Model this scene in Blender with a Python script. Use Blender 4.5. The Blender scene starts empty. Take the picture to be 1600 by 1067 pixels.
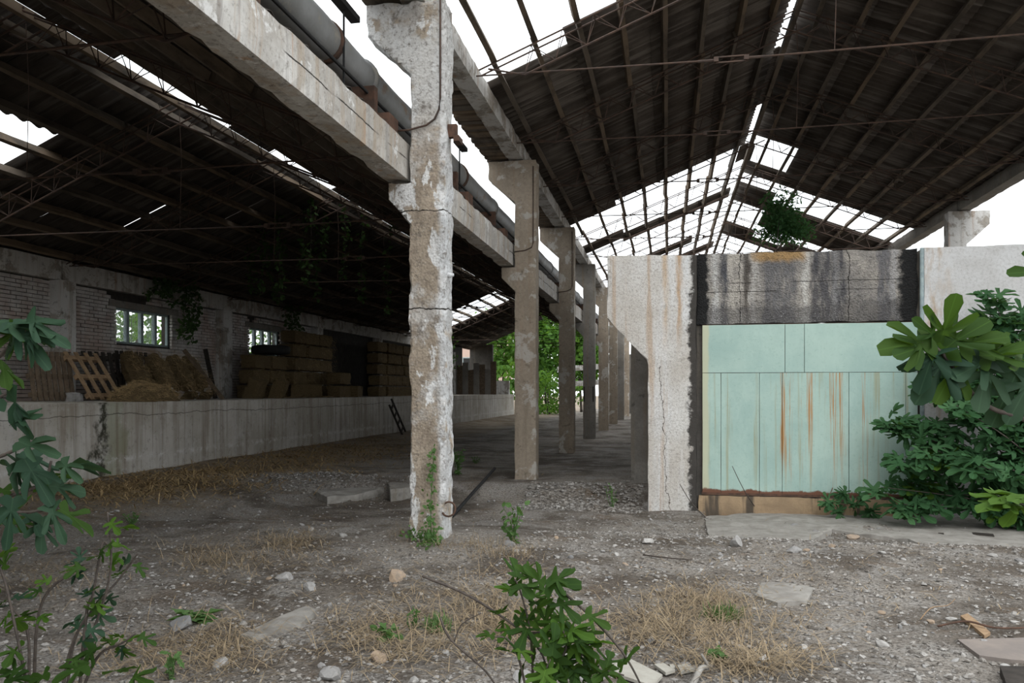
import bpy, bmesh, math, random
from mathutils import Vector, Matrix, noise, Euler
random.seed(7)
R = random.Random(11)
sc = bpy.context.scene
col = sc.collection

# ------------------------------------------------------------------ camera
CF, CH, HORIZON = 1230.0, 1.6, 611.0           # focal length in px (1600 wide), eye height, horizon row
CA = math.atan(242 / CF)
SA_, CA_ = math.sin(CA), math.cos(CA)
cam = bpy.data.cameras.new('camera')
cam.sensor_width = 36
cam.lens = CF / 1600 * 36
cam.shift_y = (HORIZON - 533.5) / 1600
cam.clip_end = 500
camo = bpy.data.objects.new('camera', cam)
camo.location = (0, 0, CH)
camo.rotation_euler = (math.pi / 2, 0, CA)
col.objects.link(camo)
sc.camera = camo

# ------------------------------------------------------------------ world (bright overcast sky)
w = bpy.data.worlds.new('world')
sc.world = w
w.use_nodes = True
bg = w.node_tree.nodes['Background']
bg.inputs[0].default_value = (0.93, 0.97, 1.0, 1)
bg.inputs[1].default_value = 1.5
sun = bpy.data.lights.new('sun', 'SUN')
sun.energy = 0.9
sun.angle = math.radians(60)
sun.color = (1, 0.97, 0.92)
suno = bpy.data.objects.new('sun', sun)
suno.rotation_euler = (math.radians(38), math.radians(14), 0)
col.objects.link(suno)
sc.view_settings.view_transform = 'Standard'
sc.view_settings.look = 'None'
sc.view_settings.gamma = 1
sc.view_settings.exposure = 0.6
sc.view_settings.use_curve_mapping = False


# ------------------------------------------------------------------ helpers
def ray(px, py):
    xc = (px - 800) / CF
    return Vector((-SA_ + xc * CA_, CA_ + xc * SA_, (HORIZON - py) / CF))


def P(px, py, d):
    """world point seen at that place of the photograph, d metres deep"""
    return ray(px, py) * d + Vector((0, 0, CH))


def sm(a, b, x):
    t = min(1, max(0, (x - a) / (b - a)))
    return t * t * (3 - 2 * t)


def terrain(x, y):
    n = noise.noise(Vector((x * .55, y * .55, 3.1))) * .05 + noise.noise(Vector((x * 1.7, y * 1.7, 9))) * .025
    n += noise.noise(Vector((x * 5, y * 5, 1))) * .010
    dip = sm(8.6, 10.4, y) * (1 - sm(12.5, 13.5, y + .25 * noise.noise(Vector((x * 1.3, 0, 5))))) * sm(-7.5, -5, x)
    z = -.22 * dip
    z -= .06 * (1 - sm(5, 8.5, y))
    # gravel heap by the dock side
    z += .16 * math.exp(-((x + 6.3) / 1.1) ** 2 - ((y - 13.0) / .8) ** 2)
    # straw bank at the foot of the dock
    z += .10 * (1 - sm(-9.7, -8.6, x))
    if x > .6:
        z -= .10 * sm(11.3, 11.9, y) * (1 - sm(12.5, 13.5, y))
    k = 1.0 if y < 16 else .6
    return z + n * k


def G(px, py):
    """point of the ground seen at that place"""
    d = ray(px, py)
    z = 0
    for _ in range(12):
        t = (z - CH) / d.z
        z = terrain(d.x * t, d.y * t)
    return Vector((d.x * t, d.y * t, z))


def tag(o, label=None, cat=None, group=None, kind=None):
    if label: o['label'] = label
    if cat: o['category'] = cat
    if group: o['group'] = group
    if kind or cat: o['kind'] = kind or 'thing'
    return o


def empty(name, loc=(0, 0, 0), parent=None):
    o = bpy.data.objects.new(name, None)
    o.empty_display_size = .1
    o.location = loc
    col.objects.link(o)
    if parent: o.parent = parent
    return o


class MB:
    def __init__(s):
        s.v, s.f = [], []

    def add(s, vs, fs):
        k = len(s.v)
        s.v += [tuple(v) for v in vs]
        s.f += [tuple(i + k for i in f) for f in fs]
        return s

    def box(s, lo, hi, m=None):
        x0, y0, z0 = lo
        x1, y1, z1 = hi
        vs = [Vector(p) for p in ((x0, y0, z0), (x1, y0, z0), (x1, y1, z0), (x0, y1, z0), (x0, y0, z1), (x1, y0, z1), (x1, y1, z1), (x0, y1, z1))]
        if m: vs = [m @ v for v in vs]
        return s.add(vs, ((0, 3, 2, 1), (4, 5, 6, 7), (0, 1, 5, 4), (1, 2, 6, 5), (2, 3, 7, 6), (3, 0, 4, 7)))

    def tube(s, pts, rad, n=6, cap=True):
        pts = [Vector(p) for p in pts]
        if not hasattr(rad, '__len__'): rad = [rad] * len(pts)
        up = Vector((0, 0, 1))
        rings = []
        for i, p in enumerate(pts):
            t = (pts[min(i + 1, len(pts) - 1)] - pts[max(i - 1, 0)]).normalized()
            a = t.cross(up)
            if a.length < .05: a = t.cross(Vector((1, 0, 0)))
            a.normalize()
            b = a.cross(t)
            rings.append([p + (a * math.cos(q) + b * math.sin(q)) * rad[i] for q in [2 * math.pi * j / n for j in range(n)]])
        vs = [v for r in rings for v in r]
        fs = []
        for i in range(len(pts) - 1):
            for j in range(n):
                fs.append((i * n + j, i * n + (j + 1) % n, (i + 1) * n + (j + 1) % n, (i + 1) * n + j))
        if cap:
            fs.append(tuple(range(n - 1, -1, -1)))
            fs.append(tuple((len(pts) - 1) * n + j for j in range(n)))
        return s.add(vs, fs)

    def prism(s, poly, y0, y1):
        """poly: (x, z) outline, extruded along y"""
        n = len(poly)
        vs = [(x, y0, z) for x, z in poly] + [(x, y1, z) for x, z in poly]
        fs = [tuple(range(n)), tuple(range(2 * n - 1, n - 1, -1))]
        for i in range(n):
            j = (i + 1) % n
            fs.append((i, i + n, j + n, j))
        return s.add(vs, fs)

    def mesh(s, name, smooth=False):
        me = bpy.data.meshes.new(name)
        me.from_pydata(s.v, [], s.f)
        bm = bmesh.new()
        bm.from_mesh(me)
        if len(s.f) < 60000:
            bmesh.ops.recalc_face_normals(bm, faces=bm.faces)
        bm.to_mesh(me)
        bm.free()
        if smooth:
            me.polygons.foreach_set('use_smooth', [True] * len(me.polygons))
        me.update()
        return me

    def build(s, name, mat, parent=None, loc=None, smooth=False):
        return obj(name, s.mesh(name, smooth), mat, parent, loc)


def obj(name, me, mat=None, parent=None, loc=None, rot=None, scale=None):
    o = bpy.data.objects.new(name, me)
    if mat is not None and not me.materials:
        me.materials.append(mat)
    if loc is not None: o.location = loc
    if rot is not None: o.rotation_euler = rot
    if scale is not None: o.scale = scale if hasattr(scale, '__len__') else (scale,) * 3
    col.objects.link(o)
    if parent: o.parent = parent
    return o


def struct(o):
    o['kind'] = 'structure'
    return o


def roughen(me, step, amp, freq, seed=0, edge=0.0, lim=None):
    """slice a mesh by a grid of planes and push the surface about"""
    bm = bmesh.new()
    bm.from_mesh(me)
    for ax in range(3):
        cs = [v.co[ax] for v in bm.verts]
        lo, hi = min(cs), max(cs)
        k = int((hi - lo) / step)
        for i in range(1, k + 1):
            c = lo + (hi - lo) * i / (k + 1)
            n = [0, 0, 0]
            n[ax] = 1
            p = [0, 0, 0]
            p[ax] = c
            bmesh.ops.bisect_plane(bm, geom=bm.verts[:] + bm.edges[:] + bm.faces[:], plane_co=p, plane_no=n)
    bm.normal_update()
    off = Vector((seed * 7.3, seed * 3.1, seed))
    mv = []
    for v in bm.verts:
        q = v.co * freq + off
        d = (noise.noise(q) + .5 * noise.noise(q * 2.3) + (.3 * noise.noise(q * 5.1) if step * freq < .2 else 0)) * amp
        sharp = 0
        for e in v.link_edges:
            if len(e.link_faces) == 2 and e.link_faces[0].normal.dot(e.link_faces[1].normal) < .5: sharp = 1
        if sharp and edge:
            d -= edge * max(0, noise.noise(q * 1.7 + Vector((5, 5, 5))) + .25)
        mv.append(v.normal * d)
    for v, d in zip(bm.verts, mv): v.co += d
    bm.to_mesh(me)
    bm.free()
    me.update()
    return me


# ------------------------------------------------------------------ material nodes
class NT:
    def __init__(s, name, rough=.9, spec=.2):
        s.m = bpy.data.materials.new(name)
        s.m.use_nodes = True
        s.t = s.m.node_tree
        s.b = s.t.nodes['Principled BSDF']
        s.b.inputs['Roughness'].default_value = rough
        s.b.inputs['Specular IOR Level'].default_value = spec
        s._pos = None

    def n(s, typ, **kw):
        x = s.t.nodes.new(typ)
        for k, v in kw.items(): setattr(x, k, v)
        return x

    def put(s, sock, v):
        if v is None: return
        if isinstance(v, bpy.types.NodeSocket): s.t.links.new(v, sock)
        elif isinstance(v, (tuple, list)) and len(v) == 3 and sock.type == 'RGBA': sock.default_value = (*v, 1)
        else: sock.default_value = v

    def pos(s):
        if s._pos is None: s._pos = s.n('ShaderNodeNewGeometry').outputs['Position']
        return s._pos

    def objc(s):
        return s.n('ShaderNodeTexCoord').outputs['Object']

    def rnd(s):
        return s.n('ShaderNodeObjectInfo').outputs['Random']

    def sep(s, v=None):
        x = s.n('ShaderNodeSeparateXYZ')
        s.put(x.inputs[0], v or s.pos())
        return x.outputs

    def comb(s, a, b, c):
        x = s.n('ShaderNodeCombineXYZ')
        for i, q in enumerate((a, b, c)): s.put(x.inputs[i], q)
        return x.outputs[0]

    def scale(s, v, k):
        x = s.n('ShaderNodeVectorMath', operation='MULTIPLY')
        s.put(x.inputs[0], v)
        x.inputs[1].default_value = k
        return x.outputs[0]

    def math(s, op, a, b=None, c=None, clamp=False):
        x = s.n('ShaderNodeMath', operation=op)
        x.use_clamp = clamp
        s.put(x.inputs[0], a)
        s.put(x.inputs[1], b)
        if c is not None: s.put(x.inputs[2], c)
        return x.outputs[0]

    def noise(s, sc_, det=5, rough=.6, vec=None, dist=0):
        x = s.n('ShaderNodeTexNoise')
        s.put(x.inputs['Vector'], vec or s.pos())
        x.inputs['Scale'].default_value = sc_
        x.inputs['Detail'].default_value = det
        x.inputs['Roughness'].default_value = rough
        x.inputs['Distortion'].default_value = dist
        return x.outputs['Fac']

    def vor(s, sc_, vec=None, feature='F1', out='Distance', rnd=1):
        x = s.n('ShaderNodeTexVoronoi', feature=feature)
        s.put(x.inputs['Vector'], vec or s.pos())
        x.inputs['Scale'].default_value = sc_
        x.inputs['Randomness'].default_value = rnd
        return x.outputs[out]

    def ramp(s, fac, a, b, lo=0.0, hi=1.0):
        x = s.n('ShaderNodeMapRange')
        x.interpolation_type = 'SMOOTHSTEP'
        s.put(x.inputs[0], fac)
        x.inputs[1].default_value = a
        x.inputs[2].default_value = b
        x.inputs[3].default_value = lo
        x.inputs[4].default_value = hi
        return x.outputs[0]

    def band(s, v, a, b, soft):
        """1 between a and b"""
        return s.math('MULTIPLY', s.ramp(v, a - soft, a + soft), s.ramp(v, b - soft, b + soft, 1, 0))

    def mix(s, fac, a, b, mode='MIX'):
        x = s.n('ShaderNodeMix', data_type='RGBA', blend_type=mode)
        s.put(x.inputs[0], fac)
        s.put(x.inputs[6], a)
        s.put(x.inputs[7], b)
        return x.outputs[2]

    def bump(s, h, strength=.5, dist=.02):
        x = s.n('ShaderNodeBump')
        x.inputs['Strength'].default_value = strength
        x.inputs['Distance'].default_value = dist
        s.put(x.inputs['Height'], h)
        s.t.links.new(x.outputs[0], s.b.inputs['Normal'])

    def done(s, c):
        s.put(s.b.inputs['Base Color'], c)
        return s.m


def streaks(t, freq=6, lowz=.5, a=.5, b=.72, axis='xy'):
    """vertical run marks"""
    v = t.scale(t.pos(), (freq, freq, lowz))
    return t.ramp(t.noise(1, 4, .6, v), a, b)


def crack(t, a, width, wob, freq):
    """thin dark line where coordinate a crosses 0, wandering"""
    w_ = t.math('MULTIPLY_ADD', t.noise(freq, 4, .65), wob, -wob * .5)
    d = t.math('ABSOLUTE', t.math('ADD', a, w_))
    return t.ramp(d, width * .4, width, 1, 0)


def concrete(name, c1, c2, streak=(.2, .17, .13), sk=.5, white=None, wk=0, pits=.5, freq=6, rust=0, bumpd=.02, fine=.5, bs=.6):
    t = NT(name)
    c = t.mix(t.ramp(t.noise(1.3, 6, .65), .32, .68), c1, c2)
    c = t.mix(t.math('MULTIPLY', t.ramp(t.noise(22, 6, .7), .35, .7), fine), c, tuple(k * .55 for k in c1))
    if white:
        m = t.ramp(t.noise(2.6, 7, .66, dist=.3), .5 - wk * .25, .56 - wk * .2)
        c = t.mix(m, c, white)
    c = t.mix(t.math('MULTIPLY', streaks(t, freq), sk), c, streak)
    if rust:
        c = t.mix(t.math('MULTIPLY', streaks(t, freq * 1.5, .35, .56, .72), rust), c, (.30, .15, .06))
    c = t.mix(t.math('MULTIPLY', t.ramp(t.noise(6, 8, .76), .56, .66), .6), c, tuple(k * .35 for k in c2))
    p = t.ramp(t.vor(26), .06, .16, 1, 0)
    c = t.mix(t.math('MULTIPLY', p, pits), c, tuple(k * .35 for k in c1))
    h = t.math('ADD', t.noise(9, 8, .7), t.math('MULTIPLY', t.noise(60, 4, .6), .5))
    t.bump(h, bs, bumpd)
    return t.done(c)


M = {}
M['concrete_light'] = concrete('concrete_light', (.40, .37, .33), (.27, .245, .21), sk=.6, white=(.55, .54, .52), wk=.3, rust=.5)
M['concrete_tan'] = concrete('concrete_tan', (.36, .30, .235), (.27, .225, .175), sk=.55, white=(.43, .40, .36), wk=-.2, rust=.15, bumpd=.01)
M['concrete_grey'] = concrete('concrete_grey', (.27, .255, .23), (.19, .175, .155), sk=.6, rust=.2)
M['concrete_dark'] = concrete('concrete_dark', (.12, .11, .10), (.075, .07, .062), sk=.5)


def m_beam():
    t = NT('beam_concrete')
    c = t.mix(t.ramp(t.noise(1.3, 6, .65), .38, .62), (.60, .585, .555), (.42, .395, .36))
    c = t.mix(t.math('MULTIPLY', streaks(t, 4, .25, .48, .60), .5), c, (.36, .27, .18))
    c = t.mix(t.math('MULTIPLY', streaks(t, 10, .25, .54, .64), .7), c, (.30, .28, .26))
    c = t.mix(t.math('MULTIPLY', streaks(t, 7.3, .2, .60, .70), .6), c, (.40, .22, .10))
    c = t.mix(t.ramp(t.noise(2.6, 7, .7), .58, .64), c, (.66, .65, .63))
    c = t.mix(t.ramp(t.noise(4.3, 8, .78), .60, .68), c, (.13, .11, .09))
    c = t.mix(t.math('MULTIPLY', t.ramp(t.noise(20, 8, .8), .50, .66), .6), c, (.16, .135, .11))
    s = t.sep()
    ck = t.math('MULTIPLY', crack(t, t.math('ADD', s[2], -4.12), .010, .07, 2), t.ramp(t.noise(.9, 3), .48, .56))
    c = t.mix(ck, c, (.04, .035, .03))
    t.bump(t.noise(14, 8, .7), .6, .015)
    return t.done(c)


def m_flaking():
    """the front column: white limewash flaking off brown pebbly concrete"""
    t = NT('flaking_concrete')
    agg = t.mix(t.ramp(t.noise(4, 6, .65), .3, .7), (.40, .335, .26), (.27, .22, .17))
    agg = t.mix(t.ramp(t.vor(30), .30, .10, 0, .5), agg, t.mix(t.ramp(t.vor(30, out='Color'), .2, .8), (.20, .17, .14), (.50, .47, .43)))
    grey = t.mix(t.ramp(t.noise(8, 6, .7), .35, .65), (.50, .475, .445), (.38, .355, .325))
    c = t.mix(t.ramp(t.noise(1.7, 6, .62), .50, .60), agg, grey)
    c = t.mix(t.math('MULTIPLY', t.ramp(t.noise(2.4, 7, .62, t.scale(t.pos(), (1.6, 1, .8)), dist=.4), .525, .56), .9), c, (.70, .70, .695))
    sx = t.sep()
    pale_side = t.math('MULTIPLY', t.ramp(sx[0], -2.44, -2.37), t.ramp(t.noise(4, 5, .6), .35, .5))  # paler towards the right side, broken up by noise
    c = t.mix(t.math('MULTIPLY', pale_side, .8), c, (.56, .57, .58))
    up = t.math('MULTIPLY', t.ramp(sx[2], 3.9, 4.9), t.ramp(t.noise(2.0, 5, .6), .40, .50))
    c = t.mix(t.math('MULTIPLY', up, .85), c, (.58, .575, .56))
    c = t.mix(t.math('MULTIPLY', t.ramp(t.noise(3.1, 7, .70, dist=.5), .58, .68), .8), c, (.15, .13, .11))
    c = t.mix(t.math('MULTIPLY', t.ramp(t.noise(19, 8, .8), .50, .64), .7), c, (.12, .10, .085))
    c = t.mix(t.math('MULTIPLY', t.ramp(t.noise(7, 8, .75), .57, .64), .75), c, (.17, .145, .12))
    ck = t.math('MAXIMUM', crack(t, t.math('ADD', sx[2], -2.50), .010, .12, 3), crack(t, t.math('ADD', sx[2], -3.55), .010, .16, 3))
    c = t.mix(ck, c, (.03, .025, .02))
    h = t.math('ADD', t.noise(10, 8, .75), t.math('MULTIPLY', t.vor(34), .6))
    t.bump(h, .55, .022)
    return t.done(c)


def m_pier():
    """white rendered wall"""
    t = NT('white_render')
    s = t.sep()
    c = t.mix(t.ramp(t.noise(1.0, 6, .6), .35, .65), (.64, .625, .60), (.52, .485, .44))
    c = t.mix(t.math('MULTIPLY', streaks(t, 4.5, .35, .5, .66), .7), c, (.66, .655, .65))
    c = t.mix(t.math('MULTIPLY', streaks(t, 7, .3, .57, .68), .55), c, (.42, .27, .15))
    xw = t.math('ADD', s[0], t.math('MULTIPLY_ADD', t.noise(1, 6, .7, t.scale(t.pos(), (4, 1, 1.2))), .16, -.08))
    fz = t.ramp(t.noise(1, 6, .72, t.scale(t.pos(), (9, 1, 1.2))), .32, .58)
    for a_, b_, cc, k in ((-.06, .01, (.50, .33, .17), .75), (.05, .14, (.70, .70, .70), .7), (.14, .20, (.45, .27, .13), .8), (.22, .33, (.68, .69, .70), .7)):
        c = t.mix(t.math('MULTIPLY', t.math('MULTIPLY', t.band(xw, a_, b_, .03), fz), t.math('MULTIPLY', t.ramp(s[2], 2.0, 2.9), k)), c, cc)
    c = t.mix(t.math('MULTIPLY', t.ramp(t.noise(30, 8, .8), .46, .64), .65), c, (.25, .22, .19))
    c = t.mix(t.math('MULTIPLY', t.ramp(t.noise(5, 7, .7), .60, .70), .45), c, (.24, .21, .18))
    s = t.sep()
    # crack running down from the corner of the slanted bracket
    a = t.math('ADD', s[0], t.math('MULTIPLY_ADD', s[2], .06, -.03))
    ck = t.math('MULTIPLY', crack(t, a, .007, .35, 2.6), t.ramp(s[2], 2.0, 1.95, 0, 1))
    c = t.mix(ck, c, (.10, .085, .07))
    # soot along the edge of the doorway
    e = t.math('ADD', s[0], t.math('MULTIPLY_ADD', t.noise(7, 6, .7), .36, -.18))
    c = t.mix(t.band(e, .335, .62, .035), c, (.055, .05, .045))
    t.bump(t.math('ADD', t.noise(16, 8, .75), t.math('MULTIPLY', t.noise(70, 3, .6), .6)), .7, .02)
    return t.done(c)


def m_render_right():
    t = NT('white_render_grey')
    c = t.mix(t.ramp(t.noise(1.4, 6, .62), .35, .65), (.60, .60, .60), (.50, .49, .48))
    s = t.sep()
    c = t.mix(t.math('MULTIPLY', t.ramp(s[0], 4.1, 3.7), t.ramp(t.noise(5, 5, .65, t.scale(t.pos(), (2, 1, .5))), .42, .72)), c, (.42, .33, .25))
    c = t.mix(t.math('MULTIPLY', t.ramp(t.noise(26, 6, .75), .45, .68), .45), c, (.28, .27, .25))
    t.bump(t.noise(16, 8, .75), .5, .015)
    return t.done(c)


def m_lintel():
    """soot-stained panel above the gate"""
    t = NT('sooty_concrete')
    s = t.sep()
    c = t.mix(t.ramp(t.noise(2.2, 7, .7), .35, .65), (.42, .385, .34), (.24, .225, .21))
    xw = t.math('ADD', s[0], t.math('MULTIPLY_ADD', t.noise(1, 6, .7, t.scale(t.pos(), (5, 1, 2.2))), .30, -.15))
    fz = t.noise(1, 6, .72, t.scale(t.pos(), (11, 1, 2.5)))
    for a_, b_, cc, k in ((.66, .76, (.60, .59, .57), .8), (.78, .90, (.06, .065, .08), .85), (.90, 1.08, (.55, .51, .45), .7), (1.10, 1.20, (.06, .05, .042), .85),
                          (1.22, 1.34, (.52, .50, .47), .7), (1.40, 1.85, (.13, .13, .14), .75), (1.93, 2.06, (.62, .60, .56), .85), (2.10, 2.55, (.065, .065, .075), .85), (2.36, 2.44, (.4, .39, .38), .5), (2.98, 3.16, (.12, .12, .135), .8), (3.16, 3.26, (.38, .38, .39), .6)):
        m_ = t.math('MULTIPLY', t.band(xw, a_, b_, .035), t.ramp(fz, .30, .56))
        c = t.mix(t.math('MULTIPLY', m_, k), c, cc)
    c = t.mix(t.math('MULTIPLY', t.math('MULTIPLY', t.band(xw, 1.25, 2.0, .08), t.ramp(t.math('ADD', s[2], t.math('MULTIPLY', t.noise(6, 6, .7), .2)), 3.56, 3.68)), .8), c, (.42, .25, .09))
    lo = t.math('ADD', s[2], t.math('MULTIPLY_ADD', t.noise(2.6, 8, .72, dist=.6), .9, -.45))
    rough = t.ramp(lo, 2.96, 2.86)
    c = t.mix(t.math('MULTIPLY', rough, .62), c, (.085, .08, .08))
    sp = t.math('MULTIPLY', t.ramp(t.vor(44), .30, .14), t.ramp(t.noise(3.4, 6, .75), .46, .60))
    c = t.mix(t.math('MULTIPLY', sp, rough), c, (.56, .55, .54))
    c = t.mix(t.math('MULTIPLY', t.ramp(t.noise(24, 7, .8), .48, .66), .55), c, (.05, .047, .045))
    e = t.math('ADD', s[0], t.math('MULTIPLY_ADD', t.noise(6, 6, .7), .30, -.15))
    c = t.mix(t.ramp(e, .64, .58), c, (.02, .02, .02))
    c = t.mix(t.ramp(e, 3.22, 3.32), c, (.02, .02, .02))
    ck = t.math('MULTIPLY', crack(t, t.math('ADD', s[2], -3.21), .006, .02, 3), t.ramp(t.noise(1.2, 3), .42, .5))
    ck = t.math('MAXIMUM', ck, t.math('MULTIPLY', crack(t, t.math('ADD', s[2], -3.08), .006, .02, 3), t.ramp(t.noise(1.7, 3), .45, .52)))
    ck = t.math('MAXIMUM', ck, crack(t, t.math('ADD', s[0], -1.06), .006, .22, 2.2))
    ck = t.math('MAXIMUM', ck, crack(t, t.math('ADD', s[0], -2.58), .007, .20, 2.6))
    c = t.mix(ck, c, (.025, .022, .02))
    t.bump(t.math('ADD', t.noise(7, 9, .75), t.math('MULTIPLY', t.vor(42), .4)), 1, .05)
    return t.done(c)


def m_gate():
    """pale green painted sheet steel with rust runs"""
    t = NT('green_paint', .55, .35)
    s = t.sep()
    c = t.mix(t.ramp(t.noise(1.2, 6, .6), .35, .65), (.36, .485, .43), (.29, .415, .375))
    c = t.mix(t.math('MULTIPLY', t.ramp(t.noise(3, 7, .7, t.scale(t.pos(), (1, 1, .35))), .45, .7), .45), c, (.42, .55, .49))
    c = t.mix(t.math('MULTIPLY', t.ramp(t.noise(24, 5, .7), .52, .72), .35), c, (.21, .31, .27))
    bands = None
    for a, b in ((1.62, 1.80), (1.95, 2.10), (2.28, 2.52), (2.72, 2.86)):
        q = t.band(t.math('ADD', s[0], t.math('MULTIPLY_ADD', t.noise(2.5, 4, .6), .12, -.06)), a, b, .03)
        bands = q if bands is None else t.math('MAXIMUM', bands, q)
    run = t.ramp(t.noise(1, 5, .65, t.scale(t.pos(), (26, 1, .5))), .47, .64)
    fade = t.ramp(t.math('ADD', s[2], t.math('MULTIPLY', t.noise(1, 4, .6, t.scale(t.pos(), (14, 1, .3))), 1.6)), .75, 1.7)
    low = t.ramp(s[2], 1.872, 1.865)
    c = t.mix(t.math('MULTIPLY', t.math('MULTIPLY', bands, run), t.math('MULTIPLY', fade, low)), c, (.36, .17, .045))
    c = t.mix(t.math('MULTIPLY', t.math('MULTIPLY', t.ramp(t.noise(1, 5, .65, t.scale(t.pos(), (11, 1, .35))), .54, .70), low), .6), c, (.27, .24, .12))
    c = t.mix(t.ramp(t.math('ADD', s[0], t.math('MULTIPLY', t.noise(3, 4), .06)), .66, .62), c, (.44, .46, .33))
    c = t.mix(t.ramp(t.math('ADD', s[2], t.math('MULTIPLY_ADD', t.noise(6, 6, .7), .14, -.07)), .15, .12), c, (.13, .055, .03))
    t.bump(t.math('ADD', t.noise(1.8, 3), t.math('MULTIPLY', t.noise(30, 4), .08)), .35, .03)
    return t.done(c)


def m_sill():
    t = NT('stained_sill')
    c = t.mix(t.ramp(t.noise(2, 6, .65), .35, .65), (.36, .26, .16), (.25, .18, .115))
    c = t.mix(t.math('MULTIPLY', streaks(t, 3, .4, .52, .62), .85), c, (.05, .045, .04))
    t.bump(t.noise(14, 8, .7), .6, .02)
    return t.done(c)


def m_dock():
    t = NT('dock_concrete')
    s = t.sep()
    c = t.mix(t.ramp(t.noise(.7, 6, .62), .36, .64), (.54, .52, .48), (.40, .37, .32))
    c = t.mix(t.math('MULTIPLY', streaks(t, 3.5, .25, .47, .64), .6), c, (.25, .205, .155))
    c = t.mix(t.math('MULTIPLY', streaks(t, 7, .3, .55, .68), .5), c, (.52, .51, .49))
    c = t.mix(t.math('MULTIPLY', t.ramp(t.noise(2.4, 7, .7), .56, .66), .5), c, (.55, .54, .52))
    d = t.math('ADD', s[1], t.math('MULTIPLY_ADD', t.noise(1.6, 6, .7), 1.4, -.7))
    c = t.mix(t.math('MULTIPLY', t.band(d, 12.02, 12.30, .10), t.ramp(t.noise(4, 7, .75), .36, .56)), c, (.045, .045, .03))
    c = t.mix(t.math('MULTIPLY', t.band(d, 12.30, 12.62, .10), .45), c, (.20, .22, .11))
    c = t.mix(t.math('MULTIPLY', t.ramp(t.noise(9, 8, .78), .53, .66), .55), c, (.19, .165, .135))
    c = t.mix(t.math('MULTIPLY', streaks(t, 12, .2, .56, .68), .45), c, (.17, .13, .09))
    ck = crack(t, t.math('ADD', s[2], -1.17), .011, .20, 1.1)
    c = t.mix(t.math('MULTIPLY', ck, .75), c, (.08, .07, .055))
    c = t.mix(t.math('MULTIPLY', t.band(t.math('ADD', s[2], t.math('MULTIPLY', t.noise(3, 5), .1)), .38, .46, .05), t.ramp(t.noise(7, 6, .7), .45, .6)), c, (.60, .59, .57))
    t.bump(t.noise(12, 8, .72), .6, .02)
    return t.done(c)


def m_brick():
    t = NT('limewashed_brick')
    r = t.rnd()
    c = t.mix(t.ramp(t.noise(3, 6, .65), .35, .66), (.56, .54, .52), (.42, .39, .37))
    c = t.mix(t.math('MULTIPLY', t.ramp(t.noise(1.1, 4, .6), .45, .62), .6), c, (.34, .235, .18))
    c = t.mix(t.math('MULTIPLY', r, .3), c, (.24, .215, .20))
    t.bump(t.noise(30, 6, .7), .5, .01)
    return t.done(c)


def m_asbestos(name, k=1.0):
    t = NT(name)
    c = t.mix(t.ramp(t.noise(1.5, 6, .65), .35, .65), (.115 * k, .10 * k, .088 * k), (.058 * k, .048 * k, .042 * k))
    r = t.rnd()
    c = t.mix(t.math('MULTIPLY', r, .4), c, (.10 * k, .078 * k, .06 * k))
    c = t.mix(t.math('MULTIPLY', t.ramp(t.noise(1, 5, .6, t.scale(t.pos(), (.5, 10, .5))), .47, .62), .7), c, (.21 * k, .19 * k, .17 * k))  # pale stripes: light on the corrugations put into the colour
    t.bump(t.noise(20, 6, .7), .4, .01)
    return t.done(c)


def m_purlin(name, k=1.0):
    t = NT(name)
    r = t.rnd()
    c = t.mix(r, (.17 * k, .125 * k, .085 * k), (.11 * k, .095 * k, .08 * k))
    c = t.mix(t.ramp(t.noise(3, 6, .7, t.scale(t.pos(), (1, .3, 1))), .42, .66), c, (.06 * k, .05 * k, .04 * k))
    t.bump(t.noise(18, 6, .7), .4, .01)
    return t.done(c)


def m_plain(name, c1, c2, sc_=6, rough=.85, metal=0, bumpd=.006, spec=.25):
    t = NT(name, rough, spec)
    t.b.inputs['Metallic'].default_value = metal
    c = t.mix(t.ramp(t.noise(sc_, 6, .68), .35, .65), c1, c2)
    t.bump(t.noise(sc_ * 5, 5, .65), .4, bumpd)
    return t.done(c)


def m_pipe():
    t = NT('pipe_lagging', .5, .4)
    c = t.mix(t.ramp(t.noise(1.2, 5, .6), .35, .65), (.27, .275, .275), (.18, .18, .175))
    c = t.mix(t.ramp(t.noise(2.4, 6, .7), .57, .68), c, (.27, .25, .21))
    c = t.mix(t.math('MULTIPLY', t.ramp(t.noise(3, 6, .72, t.scale(t.pos(), (1, .5, 1))), .60, .68), .7), c, (.17, .10, .055))
    t.bump(t.noise(6, 4), .3, .02)
    return t.done(c)


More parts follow.
